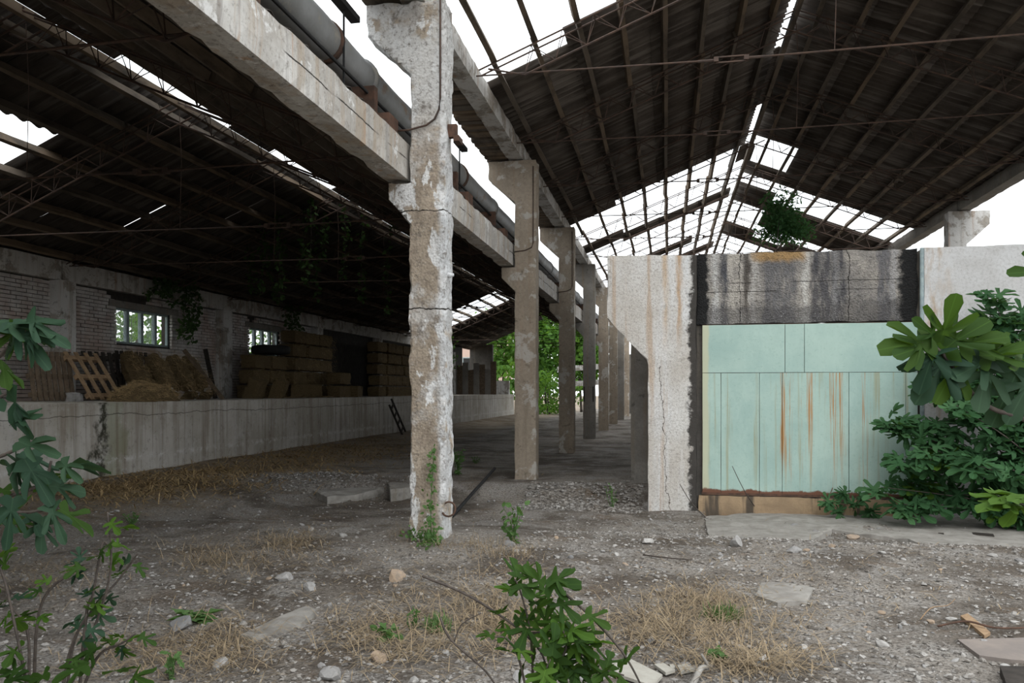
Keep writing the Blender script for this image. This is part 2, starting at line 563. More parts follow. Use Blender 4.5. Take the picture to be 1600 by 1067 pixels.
def m_ground():
    t = NT('rubble_earth')
    c = t.mix(t.ramp(t.noise(.55, 7, .68, dist=.4), .40, .60), (.33, .30, .265), (.115, .094, .075))
    c = t.mix(t.math('MULTIPLY', t.ramp(t.noise(1.7, 8, .72), .50, .60), .8), c, (.36, .34, .315))
    c = t.mix(t.math('MULTIPLY', t.ramp(t.noise(1.1, 7, .7, t.scale(t.pos(), (1, 1.3, 1))), .54, .64), .7), c, (.175, .13, .092))
    fine = t.noise(38, 7, .78)
    c = t.mix(t.ramp(fine, .45, .60, 0, .75), c, (.075, .063, .052))
    s1 = t.math('MULTIPLY', t.ramp(t.vor(34), .30, .18), t.ramp(t.noise(3.5, 4, .6), .42, .58))
    c = t.mix(t.math('MULTIPLY', s1, .7), c, t.mix(t.ramp(t.vor(34, out='Color'), .2, .8), (.20, .19, .175), (.42, .405, .38)))
    s = t.sep()
    # straw litter along the loading dock
    e = t.math('ADD', s[0], t.math('MULTIPLY_ADD', t.noise(.8, 6, .7), 3.4, -1.7))
    str_ = t.math('MULTIPLY', t.ramp(e, -6.3, -7.6), t.ramp(t.noise(26, 5, .7, t.scale(t.pos(), (1, .5, 1))), .36, .56))
    c = t.mix(t.math('MULTIPLY', str_, .6), c, (.25, .18, .10))
    h = t.math('ADD', t.math('MULTIPLY', fine, .6), t.math('MULTIPLY', t.vor(34), -.5))
    h = t.math('ADD', h, t.noise(8, 6, .7))
    t.bump(h, .8, .04)
    return t.done(c)


def m_leaf(name, c1, c2, trans=.35, vein=True):
    t = NT(name, .6, .12)
    r = t.rnd()
    c = t.mix(r, c1, c2)
    if vein:
        o = t.sep(t.objc())
        ax = t.math('ABSOLUTE', o[0])
        c = t.mix(t.ramp(ax, .006, .016, .35, 0), c, tuple(min(1, k * 1.9) for k in c2))
    c = t.mix(t.math('MULTIPLY', t.noise(7, 3), .25), c, tuple(k * .5 for k in c1))
    tr = t.n('ShaderNodeBsdfTranslucent')
    t.put(tr.inputs[0], t.mix(.5, c, (c2[0] * 2.0, c2[1] * 1.9, c2[2] * .6)))
    mx = t.n('ShaderNodeMixShader')
    mx.inputs[0].default_value = trans
    out = t.t.nodes['Material Output']
    t.t.links.new(t.b.outputs[0], mx.inputs[1])
    t.t.links.new(tr.outputs[0], mx.inputs[2])
    t.t.links.new(mx.outputs[0], out.inputs[0])
    return t.done(c)


def m_stone():
    t = NT('river_stone', .8)
    r = t.rnd()
    c = t.mix(r, (.40, .385, .365), (.19, .188, .188))
    c = t.mix(t.ramp(t.math('FRACT', t.math('MULTIPLY', r, 7.3)), .88, .9), c, (.33, .25, .18))
    c = t.mix(t.ramp(t.noise(14, 6, .7), .45, .65, 0, .5), c, (.17, .155, .14))
    t.bump(t.noise(40, 5, .7), .4, .01)
    return t.done(c)


def m_gravel():
    t = NT('gravel')
    c = t.mix(t.ramp(t.vor(27, out='Color'), .25, .85), (.10, .09, .08), (.33, .315, .295))
    c = t.mix(t.ramp(t.noise(1.2, 4), .45, .62, 0, .35), c, (.16, .13, .10))
    return t.done(c)


def m_hay(name, c1, c2):
    t = NT(name)
    v = t.scale(t.objc(), (1, 1, 1))
    a = t.noise(38, 6, .75, t.scale(v, (1, .25, 1)), dist=1.2)
    c = t.mix(t.ramp(a, .32, .66), c2, c1)
    c = t.mix(t.math('MULTIPLY', t.rnd(), .4), c, c2)
    t.bump(a, 1, .03)
    return t.done(c)


M['beam'] = m_beam()
M['flaking'] = m_flaking()
M['pier'] = m_pier()
M['render_right'] = m_render_right()
M['lintel'] = m_lintel()
M['gate'] = m_gate()
M['sill'] = m_sill()
M['dock'] = m_dock()
M['brick'] = m_brick()
M['mortar'] = m_plain('mortar_dark', (.05, .043, .038), (.03, .026, .023))
M['sheet'] = m_asbestos('asbestos_sheet')
M['sheet_l'] = m_asbestos('asbestos_sheet_shaded', .5)  # same sheet at a darker tone; the shed's gloom put into the colour
M['purlin'] = m_purlin('purlin_wood', 1.1)
M['purlin_l'] = m_purlin('purlin_wood_brown', 1.1)
M['steel'] = m_plain('rusty_steel_bar', (.10, .062, .045), (.055, .04, .034), 8, .7)
M['rust'] = m_plain('rusty_plate', (.115, .062, .042), (.06, .038, .028), 9, .8)
M['pipe'] = m_pipe()
M['ground'] = m_ground()
M['fig'] = m_leaf('fig_leaf', (.026, .062, .014), (.050, .100, .018), .4)
M['fig_dark'] = m_leaf('fig_leaf_blue', (.020, .048, .028), (.034, .068, .036), .2)
M['fig_bush'] = m_leaf('fig_bush_leaf', (.035, .095, .038), (.070, .155, .065), .25)
M['fig_young'] = m_leaf('fig_leaf_young', (.048, .11, .016), (.075, .145, .022), .35)
M['weed'] = m_leaf('weed_leaf', (.075, .15, .045), (.11, .20, .07), .3, False)
M['ivy'] = m_leaf('ivy_leaf', (.035, .075, .025), (.06, .11, .035), .3, False)
M['tree'] = m_leaf('tree_leaf', (.07, .16, .035), (.13, .25, .05), .4, False)
M['tree_fine'] = m_leaf('fine_tree_leaf', (.05, .13, .05), (.085, .18, .07), .3, False)
M['bark'] = m_plain('bark', (.095, .078, .065), (.055, .045, .04), 30)
M['stone'] = m_stone()
M['gravel'] = m_gravel()
M['straw'] = m_plain('dry_straw', (.33, .255, .16), (.20, .15, .095), 12)
M['straw_lit'] = m_plain('straw_litter', (.42, .30, .15), (.25, .17, .085), 12)
M['hay'] = m_hay('hay', (.21, .15, .075), (.085, .06, .03))
M['pallet'] = m_plain('pallet_wood', (.17, .125, .085), (.10, .075, .052), 10)
M['pallet_new'] = m_plain('pallet_wood_pale', (.33, .225, .135), (.22, .145, .085), 10)
M['slab'] = m_plain('slab_concrete', (.30, .285, .26), (.21, .195, .175), 5)
M['shard'] = m_plain('shard_plaster', (.40, .385, .34), (.33, .31, .27), 6)
M['plate'] = m_plain('dusty_plate', (.235, .20, .175), (.19, .165, .15), 4)
M['rubber'] = m_plain('tyre_rubber', (.022, .022, .022), (.014, .014, .014), 8, .75)
M['dark_wood'] = m_plain('charred_wood', (.05, .042, .036), (.028, .024, .02), 8)
M['blue_film'] = m_plain('blue_film', (.08, .19, .34), (.16, .28, .42), 8, .35)
M['white_rag'] = m_plain('white_rag', (.62, .63, .64), (.5, .5, .5), 8)
M['window_paint'] = m_plain('window_paint', (.30, .36, .36), (.2, .25, .26), 8)
M['wall_far'] = m_plain('far_render', (.36, .30, .26), (.28, .23, .20), .8)
M['far_pink'] = m_plain('far_brickwork', (.50, .36, .30), (.44, .33, .28), 1)

def m_glass():
    t = NT('dusty_glass', .25, .5)
    t.b.inputs['Base Color'].default_value = (.75, .82, .83, 1)
    tr = t.n('ShaderNodeBsdfTransparent')
    mx = t.n('ShaderNodeMixShader')
    t.put(mx.inputs[0], t.ramp(t.noise(3, 5, .6), .3, .75, .12, .45))
    t.t.links.new(tr.outputs[0], mx.inputs[1])
    t.t.links.new(t.b.outputs[0], mx.inputs[2])
    t.t.links.new(mx.outputs[0], t.t.nodes['Material Output'].inputs[0])
    return t.m
M['glass'] = m_glass()

# ================================================================== ground
def build_ground():
    xs = []
    x = -16.0
    while x < 12: xs.append(x); x += .10 if -7 < x < 6 else .3
    ys = []
    y = -3.0
    while y < 72: ys.append(y); y += .09 if 3.2 < y < 14.5 else (.3 if y < 40 else 1.0)
    vs = [(a, b, terrain(a, b)) for b in ys for a in xs]
    n = len(xs)
    fs = [(j * n + i, j * n + i + 1, (j + 1) * n + i + 1, (j + 1) * n + i) for j in range(len(ys) - 1) for i in range(n - 1)]
    me = bpy.data.meshes.new('floor')
    me.from_pydata(vs, [], fs)
    me.polygons.foreach_set('use_smooth', [True] * len(fs))
    struct(obj('floor', me, M['ground']))
    mb = MB()   # the yard and fields around the sheds
    mb.add([(-220, -120, -.4), (220, -120, -.4), (220, 320, -.4), (-220, 320, -.4)], [(0, 1, 2, 3)])
    struct(mb.build('ground', M['ground']))
build_ground()

# ================================================================== columns and beams
COLX, COLY0, BAY, COLD = -2.54, 8.16, 6.0, .34
YC = [COLY0 + BAY * k for k in range(-1, 8)]


def column_poly(s=1):
    p = [(-.20, -.55), (.20, -.55), (.20, 5.825), (-.70, 5.825), (-.69, 5.50), (-.20, 5.04), (-.20, 3.875), (-.45, 3.875), (-.44, 3.68), (-.20, 3.42)]
    return [(s * a, b) for a, b in p]


me_front = roughen(MB().prism(column_poly(), 0, COLD).mesh('column_front'), .055, .020, 3.6, 2, .06)
mes = []
for i in range(3):
    mes.append(roughen(MB().prism(column_poly(), 0, COLD).mesh('column'), .13, .006, 4, 5 + i, .022))
ordn = ['first', 'second', 'third', 'fourth', 'fifth', 'sixth', 'seventh', 'eighth', 'ninth']
lab = ['flaking limewashed concrete column with pebbly patches, largest of the row',
       'tan concrete column with pale upper shaft, second of the row behind the flaking one',
       'brown smooth concrete column, third of the row behind the flaking one',
       'grey brown concrete column with two dark slots, fourth of the row',
       'slim grey brown concrete column, fifth of the row beside the white bracket wall',
       'concrete column painted pale as if lit from beyond, sixth of the row, seen under the slanted bracket',
       'weathered concrete column, seventh of the row, far under the slanted bracket',
       'dark concrete column, eighth and last of the row']
for k in range(8):
    y = COLY0 + BAY * k
    root = empty('concrete_column', (COLX, y, 0))
    tag(root, lab[k], 'column', 'concrete columns between the two sheds')
    if k == 0:
        obj('shaft', me_front, M['flaking'], root)
        mb = MB()
        pts = [(.155, -.02, 6.2), (.155, -.022, 4.75), (.14, -.024, 4.62), (.09, -.026, 4.52), (0, -.028, 4.46), (-.20, -.03, 4.42), (-.32, -.03, 4.42)]
        mb.tube(pts, .011, 6)
        mb.build('conduit', M['steel'], root, smooth=True)
        mb = MB()
        mb.box((.20, .10, 4.36), (.30, .17, 4.50))
        mb.box((.28, .05, 4.30), (.34, .22, 4.36))
        mb.build('bracket', M['rust'], root)
        mb = MB()
        mb.tube([(.19, .1, 2.86), (.24, .1, 2.86), (.245, .1, 2.86), (.27, .1, 2.86)], [.028, .028, .018, .018], 8)
        mb.build('insulator', M['white_rag'], root, smooth=True)
        mb = MB()
        ring = [(.235 + .075 * math.cos(a), .02 + .02 * math.sin(a), .33 + .075 * math.sin(a)) for a in [2.6 - 5.2 * i / 14 for i in range(15)]]
        mb.tube(ring, .011, 6)
        mb.build('iron_ring', M['rust'], root, smooth=True)
    else:
        obj('shaft', mes[k % 3], M['concrete_tan'] if k in (1, 2) else M['concrete_grey'] if k in (3, 4) else M['concrete_light'], root)  # far columns painted paler; light from beyond put into the colour
        if k in (1, 2):
            mb = MB()
            mb.tube([(.15, -.012, 5.7), (.15, -.012, 4.3), (.12, -.014, 4.22), (0, -.016, 4.17), (-.2, -.02, 4.15)], .010, 5)
            mb.build('conduit', M['steel'], root, smooth=True)
        if k == 3:
            for xx in (-.16, .14):
                MB().box((xx - .02, -.012, 1.25), (xx + .02, .05, 1.75)).build('slot', M['mortar'], root)
me_low = roughen(MB().box((-3.03, .02, 3.91), (-2.775, BAY - .02, 4.31)).mesh('beam_low'), .16, .007, 4, 3, .03)
me_up = roughen(MB().box((-2.87, .02, 5.85), (-2.59, BAY - .02, 6.13)).mesh('beam_up'), .16, .006, 4, 8, .02)
me_board = MB().box((-3.29, .012, -.03), (-2.875, .128, .03)).mesh('board')
for k in range(-1, 7):
    y = COLY0 + BAY * k + COLD / 2
    nm = 'from the flaking column towards the viewer' if k == -1 else 'from the %s to the %s column of the row' % (ordn[k], ordn[k + 1])
    o = obj('crane_beam', me_low, M['beam'], loc=(0, y, 0))
    tag(o, 'rust-streaked lower concrete beam running ' + nm, 'beam', 'lower beams on the column brackets')
    root = empty('eaves_beam', (0, y, 0))
    tag(root, 'weathered upper concrete beam running ' + nm, 'beam', 'upper beams on the column heads')
    obj('beam', me_up, M['concrete_light'], root)
    MB().box((-3.29, .02, 5.95), (-2.875, BAY - .02, 6.05)).build('gutter_slab', M['concrete_dark'], root)
    if k in (-1, 0, 1, 2):
        for j in range(46):
            b = obj('board', me_board, M['purlin'], root, loc=(R.uniform(-.01, .02), .03 + j * .1285, 5.915 + R.uniform(-.022, .01)))
            b.rotation_euler = (R.uniform(-.06, .06), 0, R.uniform(-.02, .02))

# the far row, right of the gate wall
XR2 = 6.7
me_rc = roughen(MB().prism(column_poly(-1), 0, COLD).mesh('column_right'), .13, .006, 4, 15, .02)
for k, lb in ((1, 'concrete column standing close behind the white wall'), (2, 'pale concrete column with bracket rising above the white wall'), (3, 'concrete column behind the wall under the far roof'), (4, 'last concrete column of the row behind the wall')):
    root = empty('concrete_column', (XR2, COLY0 + BAY * k, 0))
    tag(root, lb, 'column', 'columns behind the gate wall')
    obj('shaft', me_rc, M['concrete_light'], root)
for k in range(0, 6):
    y = COLY0 + BAY * k + COLD / 2
    me = roughen(MB().box((6.75, .02, 5.85), (7.03, BAY - .02, 6.13)).mesh('beam_right'), .2, .006, 4, 20, .02)
    o = obj('eaves_beam', me, M['concrete_grey'], loc=(0, y, 0))
    tag(o, 'grey concrete eaves beam over the gate wall side, bay %s from the open end' % ordn[k], 'beam', 'upper beams above the gate wall')

# ================================================================== steam pipe
def build_pipe():
    px_, pz, r = -3.36, 5.08, .20
    root = empty('pipe', (px_, 2, pz))
    tag(root, 'thick grey lagged pipe carried on the lower concrete beams', 'pipe')
    me = bpy.data.meshes.new('pipe_shell')
    ys, y = [], 0.0
    while y < 46: ys.append(y); y += .25
    MBp = MB()
    pts = [(0.015 * noise.noise(Vector((q * .4, 1, 1))), q, .025 * noise.noise(Vector((q * .5, 4, 2)))) for q in ys]
    rad = [r * (1 + .06 * noise.noise(Vector((q * 1.1, 7, 1)))) for q in ys]
    MBp.tube(pts, rad, 24)
    MBp.build('lagging', M['pipe'], root, smooth=True)
    for q in (5.3, 6.25, 9.2, 10.3, 12.6, 14.9, 17, 20, 23, 27, 31, 35):
        m = MB()
        m.tube([(0, q, 0), (0, q + .07, 0)], r * 1.10, 24)
        m.build('band', M['rust'] if int(q * 10) % 2 else M['pipe'], root, smooth=True)
    for q in (3.05, 6.0, 9.35, 12.0, 15.5, 21.5, 27.5, 33.5):      # rusty saddles on the beam
        m = MB()
        if q < 4: m.box((.40, q - .18, -.76), (.46, q + .12, .25))
        m.box((.25, q - .14, -.76), (.50, q + .14, -.55))
        m.box((-.2, q - .05, -.60), (.3, q + .05, -.22))
        m.build('saddle', M['rust'], root)
    for q in (5.35, 9.8):
        m = MB()
        m.tube([(.21, q, -.6), (.21, q, .32)], .012, 5)
        m.box((.17, q - .22, .30), (.27, q + .28, .36))
        m.build('hanger', M['rubber'], root)
    m = MB()
    m.tube([(.22, 0, -.30), (.22, 20, -.27), (.22, 40, -.3)], .018, 6)
    m.build('side_pipe', M['rubber'], root, smooth=True)
build_pipe()

# ================================================================== roofs
def sheet_mesh(length, width, waves):
    n = waves * 6
    mb = MB()
    vs, fs = [], []
    for i in range(n + 1):
        y = width * i / n
        z = .032 * math.cos(2 * math.pi * waves * i / n)
        vs += [(0, y, z), (length, y, z), (0, y, z + .008), (length, y, z + .008)]
    for i in range(n):
        a, b = i * 4, i * 4 + 4
        fs += [(a, a + 1, b + 1, b), (a + 2, b + 2, b + 3, a + 3), (a, b, b + 2, a + 2), (a + 1, a + 3, b + 3, b + 1)]
    fs += [(0, 2, 3, 1), (n * 4, n * 4 + 1, n * 4 + 3, n * 4 + 2)]
    mb.add(vs, fs)
    return mb.mesh('roof_sheet', True)


def lattice_meshes(xe, ze, xr, zr, drop_top, depth):
    """parts of one half truss under a slope, in the plane y = 0"""
    L = math.hypot(xr - xe, zr - ze)
    u = Vector(((xr - xe) / L, 0, (zr - ze) / L))
    nrm = Vector((-u.z, 0, u.x)) if u.x > 0 else Vector((u.z, 0, -u.x))
    e = Vector((xe, 0, ze)) - nrm * drop_top
    out = []
    for s in (-.09, .09):
        out.append(('top_chord', MB().tube([e + Vector((0, s, 0)), e + u * L + Vector((0, s, 0))], .013, 5).mesh('top_chord')))
    lo = e - nrm * depth
    out.append(('bottom_chord', MB().tube([e + u * .12, lo + u * .55, lo + u * (L - .3), lo + u * (L + .05)], .015, 5).mesh('bottom_chord')))
    web = MB()
    k = 9
    for i in range(k):
        a = .55 + (L - .9) * i / k
        b = .55 + (L - .9) * (i + .5) / k
        c = .55 + (L - .9) * (i + 1) / k
        for s in (-.09, .09):
            web.tube([lo + u * a, e + u * b + Vector((0, s, 0)), lo + u * c], .008, 4)
    for i in range(0, k, 2):
        b = .55 + (L - .9) * (i + .5) / k
        web.tube([e + u * b + Vector((0, -.09, 0)), e + u * b + Vector((0, .09, 0))], .008, 4)
    out.append(('web', web.mesh('web')))
    return out


def make_roof(name, xl, zl, xr, zr, xe2, ze2, ytruss, tie_z, tb_x, present, ypur, npur, sw, mat_s, mat_p, cap, ysheet, slit=()):
    root = struct(empty(name, (xr, 0, zr)))
    inv = Vector((-xr, 0, -zr))
    sides = []
    for (xe, ze, sgn) in ((xl, zl, 1), (xe2, ze2, -1)):
        L = math.hypot(xr - xe, zr - ze)
        ang = math.atan2(zr - ze, abs(xr - xe))
        rows = 4
        sl = L / rows
        if sgn > 0:
            me = sheet_mesh(sl + .06, sw, 6)
        for row in range(rows):          # row 0 at the eaves
            f = row / rows
            y = ysheet[0] - (.5 if name == 'roof_right' and sgn > 0 and row > 0 else 0)
            i = 0
            while y < ysheet[1]:
                if present(sgn, row, y + sw / 2):
                    x0 = xe + (xr - xe) * f
                    z0 = ze + (zr - ze) * f + .035 + .006 * (row % 2)
                    o = obj('roof_sheet', me, mat_s, root, loc=Vector((x0, y, z0)) + inv)
                    gap = (.30 if name == 'roof_left' else .17) if row == rows - 1 else 0
                    o.scale = ((sl - gap) / sl, 1, 1)
                    if name == 'roof_left' and sgn > 0 and row == 2 and 9.0 <= y < 9.1:
                        o.location += Vector((math.cos(ang), 0, math.sin(ang))) * sl * .48
                    if (sgn, row, i) in slit:
                        o.scale = (.965, .985, 1)
                    if row == 0 and not (name == 'roof_left' and sgn < 0):   # eaves overhang
                        o.scale.x *= 1 + .28 / sl
                        x0 -= .28 * math.cos(ang) * sgn
                        z0 -= .28 * math.sin(ang)
                        o.location = Vector((x0, y, z0)) + inv
                    if sgn > 0: o.rotation_euler = (0, -ang, 0)
                    else:
                        o.rotation_euler = (0, -ang, math.pi)
                        o.location = Vector((x0, y + sw, z0)) + inv
                    o.rotation_euler.y += R.uniform(-.006, .006)
                y += sw
                i += 1
        # purlins, one bay long
        pm = {}
        for i in range(npur):
            f = (i + .3) / (npur + 1.2) if name == 'roof_left' and sgn < 0 else (i + .35) / npur
            x = xe + (xr - xe) * f
            z = ze + (zr - ze) * f
            for (a, b) in ypur:
                key = round(b - a, 2)
                if key not in pm:
                    pm[key] = roughen(MB().box((-.04, 0, -.13), (.04, key - .04, 0)).mesh('purlin'), .6, .006, 3, 4, .02)
                o = obj('purlin', pm[key], mat_p, root, loc=Vector((x + R.uniform(-.025, .025), a, z - .005 + R.uniform(-.012, .004))) + inv)
                o.rotation_euler = (R.uniform(-.006, .006), -ang * sgn, R.uniform(-.008, .008))
        sides.append(lattice_meshes(xe, ze, xr, zr, .16, .30))
    # ridge board and caps
    o = MB().box((-.04, ypur[0][0], -.24), (.04, ypur[-1][1], -.12)).build('ridge_beam', mat_p, root)
    mcap = MB().add([(-.2, 0, -.03), (0, 0, .06), (.2, 0, -.03), (-.2, 1.5, -.03), (0, 1.5, .06), (.2, 1.5, -.03), (-.2, 0, -.015), (0, 0, .075), (.2, 0, -.015), (-.2, 1.5, -.015), (0, 1.5, .075), (.2, 1.5, -.015)],
                    [(0, 3, 4, 1), (1, 4, 5, 2), (6, 7, 10, 9), (7, 8, 11, 10), (0, 1, 7, 6), (1, 2, 8, 7), (3, 9, 10, 4), (4, 10, 11, 5), (0, 6, 9, 3), (2, 5, 11, 8)]).mesh('ridge_cap')
    for y in cap:
        obj('ridge_cap', mcap, mat_s, root, loc=(0, y, .06))
    # trusses
    mr = MB()
    mr.tube([(xl, 0, tie_z - .02), (tb_x - .22, 0, tie_z - .06)], .012, 5)
    mr.tube([(tb_x + .22, 0, tie_z - .06), (xe2, 0, tie_z - .02)], .012, 5)
    mrod = mr.mesh('tie_rod')
    tb = MB()
    for s in (-.035, .035): tb.box((tb_x - .19, -.012, tie_z - .06 + s - .008), (tb_x + .19, .012, tie_z - .06 + s + .008))
    for s in (-1, 1):
        tb.box((tb_x + s * .19 - .03, -.04, tie_z - .09), (tb_x + s * .19 + .03, .04, tie_z - .03))
        tb.tube([(tb_x + s * .19, 0, tie_z - .06), (tb_x + s * .42, 0, tie_z - .06)], .018, 6)
    mtb = tb.mesh('turnbuckle')
    hb = MB()
    hb.tube([(xr, 0, zr - .3), (xr + .04, 0, (zr + tie_z) / 2), (xr + .01, 0, tie_z - .06)], .006, 4)
    mh = hb.mesh('hanger')
    for y in ytruss:
        t = empty('truss', Vector((0, y, 0)) + inv, root)
        for s in sides:
            for nm, me_ in s: obj(nm, me_, M['steel'], t)
        obj('tie_rod', mrod, M['steel'], t)
        obj('turnbuckle', mtb, M['steel'], t)
        obj('hanger', mh, M['steel'], t)
    return root


def pres_right(sgn, row, y):
    if sgn > 0:
        if y < (11.3 if row == 0 else 11.1): return False
        if y < 21.5: return True
        if 25.1 < y < 26.7: return True
        if 31 < y < 32.3 and row in (1, 2): return True
        if 34.5 < y < 36 and row >= 1: return True
        return 40 < y < 41.2
    if y < 9.6: return False
    if row == 3:
        if 21.0 < y < 22.3 or 23.6 < y < 25.2 or 27.5 < y < 31 or 32.5 < y: return False
        return True
    if row == 2:
        if 23.9 < y < 26.2 or 29 < y < 31.5 or 33 < y < 36: return False
        return y < 41
    if 23.9 < y < 26.2 or 30 < y < 31.2: return False
    return y < 41


rt = make_roof('roof_right', -2.59, 6.15, 2.08, 8.0, 6.75, 6.15, [10.6 + 3 * k for k in range(11)], 5.98, .82,
               pres_right, [(4.6 + 3 * k, 7.6 + 3 * k) for k in range(12)], 8, 1.13, M['sheet'], M['purlin'],
               [15.6, 17.1, 21.5], (9.19, 44), {(1, 0, 4), (-1, 2, 12), (-1, 1, 9)})


def pres_left(sgn, row, y):
    if sgn > 0:
        if 9.0 < y < 10.8 and row < 2: return False
        if 35.5 < y < 40: return False
    return True


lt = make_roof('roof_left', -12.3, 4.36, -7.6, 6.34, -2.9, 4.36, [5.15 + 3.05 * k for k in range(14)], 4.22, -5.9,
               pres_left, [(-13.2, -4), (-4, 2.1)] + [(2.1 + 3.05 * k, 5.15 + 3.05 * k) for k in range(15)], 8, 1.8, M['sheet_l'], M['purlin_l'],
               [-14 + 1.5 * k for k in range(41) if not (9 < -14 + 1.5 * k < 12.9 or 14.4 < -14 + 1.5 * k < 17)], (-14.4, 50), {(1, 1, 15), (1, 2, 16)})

# ================================================================== left wall, loading dock
DX, WX = -9.7, -12.3
me = roughen(MB().box((-12.5, 2, -.4), (DX, 50, 1.40)).mesh('loading_dock'), .45, .012, 1.2, 4, .02)
o = obj('loading_dock', me, M['dock'])
tag(o, 'long grey concrete loading dock with streaks and a lengthwise crack', 'dock', kind='structure')
o = roughen(MB().box((DX - .02, 2, -.3), (DX + .30, 22, .085)).mesh('dock_footing'), .35, .02, 1.5, 6, .03)
struct(obj('trim_1', o, M['concrete_grey']))

# pilasters and ring beam
wl = struct(empty('wall_left', (WX, 8, 1.4)))
off = Vector((-WX, -8, -1.4))
YP = [8.1, 14.1, 20.1, 26.1, 32.1, 38.1, 44.1]
mp = roughen(MB().box((-.05, -.22, 0), (.24, .22, 2.46)).mesh('pilaster'), .25, .004, 3, 5, .01)
for y in YP:
    obj('pilaster', mp, M['concrete_light'], wl, loc=Vector((WX, y, 1.4)) + off)
mr_ = roughen(MB().box((-.3, .01, 0), (.10, 5.98, .42)).mesh('ring_beam'), .4, .006, 3, 6, .015)
for y in YP[:-1]:
    obj('ring_beam', mr_, M['concrete_light'], wl, loc=Vector((WX, y, 3.87)) + off)
WIN = [(15.85, 17.9), (21.7, 23.6)]
WZ0, WZ1 = 2.70, 3.52
# backing wall with window holes
mb = MB()
segs = [(-13, 15.85), (17.9, 21.7), (23.6, 47)]
for a, b in segs: mb.box((WX - .3, a, 1.3), (WX - .065, b, 4.42))
for a, b in WIN:
    mb.box((WX - .3, a, 1.3), (WX - .065, b, WZ0))
    mb.box((WX - .3, a, WZ1), (WX - .065, b, 4.42))
b_ = mb.build('backing', M['mortar'], wl, loc=off)
# bricks
cands = []
row = 0
z = 1.40
while z < 3.80:
    y = 11.6 + (.13 if row % 2 else 0) - .26
    while y < 26:
        inwin = any(a < y + .05 and y + .20 < b and WZ0 - .02 < z + .06 and z < WZ1 + .16 for a, b in WIN)
        inpil = any(abs(y + .125 - q) < .12 for q in YP)
        if not inwin and not inpil and noise.noise(Vector((y * .9, z * 1.2, 4))) < .55:
            cands.append((y, z))
        y += .262
    z += .079
    row += 1
cands.sort(key=lambda c: (c[0] > 14.3, c[0] if c[0] > 14.3 else 0, c[1]))
mbr = [roughen(MB().box((-.08, 0, 0), (0, .248, .066)).mesh('brick'), .1, .007, 9, i, .006) for i in range(4)]
rest = MB()
for i, (y, z) in enumerate(cands):
    dx = R.uniform(-.012, .012)
    if i < 300:
        obj('brick', mbr[i % 4], M['brick'], wl, loc=Vector((WX + dx, y + R.uniform(-.006, .006), z)) + off)
    else:
        q = lambda: R.uniform(-.006, .006)
        ya, yb = y + q(), y + .248 + q()
        for a, b in WIN:
            if WZ0 - .02 < z + .06 and z < WZ1 + .16:
                if ya < a < yb: yb = a
                elif ya < b < yb: ya = b
        rest.box((WX - .08, ya, z + q() * .5), (WX + dx, yb, z + .066 + q() * .5))
o = rest.build('brickwork', M['brick'], wl, loc=off)
o['kind'] = 'stuff'
for a, b in WIN:
    MB().box((WX - .1, a - .25, WZ1), (WX + .015, b + .25, WZ1 + .15)).build('window_lintel', M['concrete_grey'], wl, loc=off)
# plaster patch and hook
MB().box((.24, -.03, .98), (.30, .0, 1.0)).build('iron_hook', M['steel'], wl, loc=Vector((WX, 14.1, 1.4)) + off)
for n_, (a, b) in enumerate(WIN):
    wroot = struct(empty('window_%d' % (n_ + 1), (WX, a, WZ0)))
    fr = MB()
    for (y0, y1, z0, z1) in ((0, b - a, 0, .05), (0, b - a, .77, .82), (0, .05, 0, .82), (b - a - .05, b - a, 0, .82)):
        fr.box((-.16, y0, z0), (-.10, y1, z1))
    fr.build('frame', M['window_paint'], wroot)
    wd = (b - a) / 4
    for i in range(1, 4):
        MB().box((-.18, i * wd - .045, .05), (-.09, i * wd + .045, .77)).build('mullion', M['window_paint'], wroot)
    for i in range(4):
        if n_ == 0 and i == 3: continue
        MB().box((-.135, i * wd + .05, .05), (-.130, (i + 1) * wd - .05, .77)).build('pane', M['glass'], wroot)

# ================================================================== gate wall
GY = 12.1
me = roughen(MB().prism([(-.28, -.6), (.44, -.6), (.44, 3.64), (-.90, 3.68), (-.90, 2.72), (-.28, 2.05)], GY, GY + .30).mesh('wall_pier'), .09, .010, 3, 3, .03)
struct(obj('wall_pier', me, M['pier']))
me = roughen(MB().box((.44, GY + .05, 2.60), (3.52, GY + .30, 3.65)).mesh('wall_lintel'), .08, .022, 2.6, 9, .03)
struct(obj('wall_lintel', me, M['lintel']))
me = roughen(MB().box((3.58, GY - .02, -.6), (8.5, GY + .28, 3.64)).mesh('wall_right'), .2, .006, 2, 7, .015)
wr = struct(obj('wall_right', me, M['render_right']))
MB().tube([(4.58, GY - .10, 2.83), (4.58, GY + .05, 2.83)], .035, 10).build('pipe_stub', M['steel'], wr, smooth=True)
MB().tube([(3.55, GY - .02, -.2), (3.55, GY - .02, 3.63)], .028, 8).build('downpipe', M['window_paint'], wr, smooth=True)
me = roughen(MB().box((.46, GY - .02, -.5), (3.5, GY + .25, .045)).mesh('sill'), .12, .012, 3, 9, .02)
struct(obj('trim_2', me, M['sill']))
struct(MB().box((.38, GY + .10, -.5), (.60, GY + .28, 3.6)).build('wall_jamb', M['concrete_dark']))
struct(MB().box((3.46, GY + .08, -.5), (3.62, GY + .27, 3.6)).build('wall_jamb', M['concrete_dark']))
gate = empty('steel_gate', (2.02, GY + .02, .06))
tag(gate, 'large pale green sheet steel gate with orange rust runs', 'gate')
goff = Vector((-2.02, -(GY + .02), -.06))
x0, x1, zs = .52, 3.50, 1.872
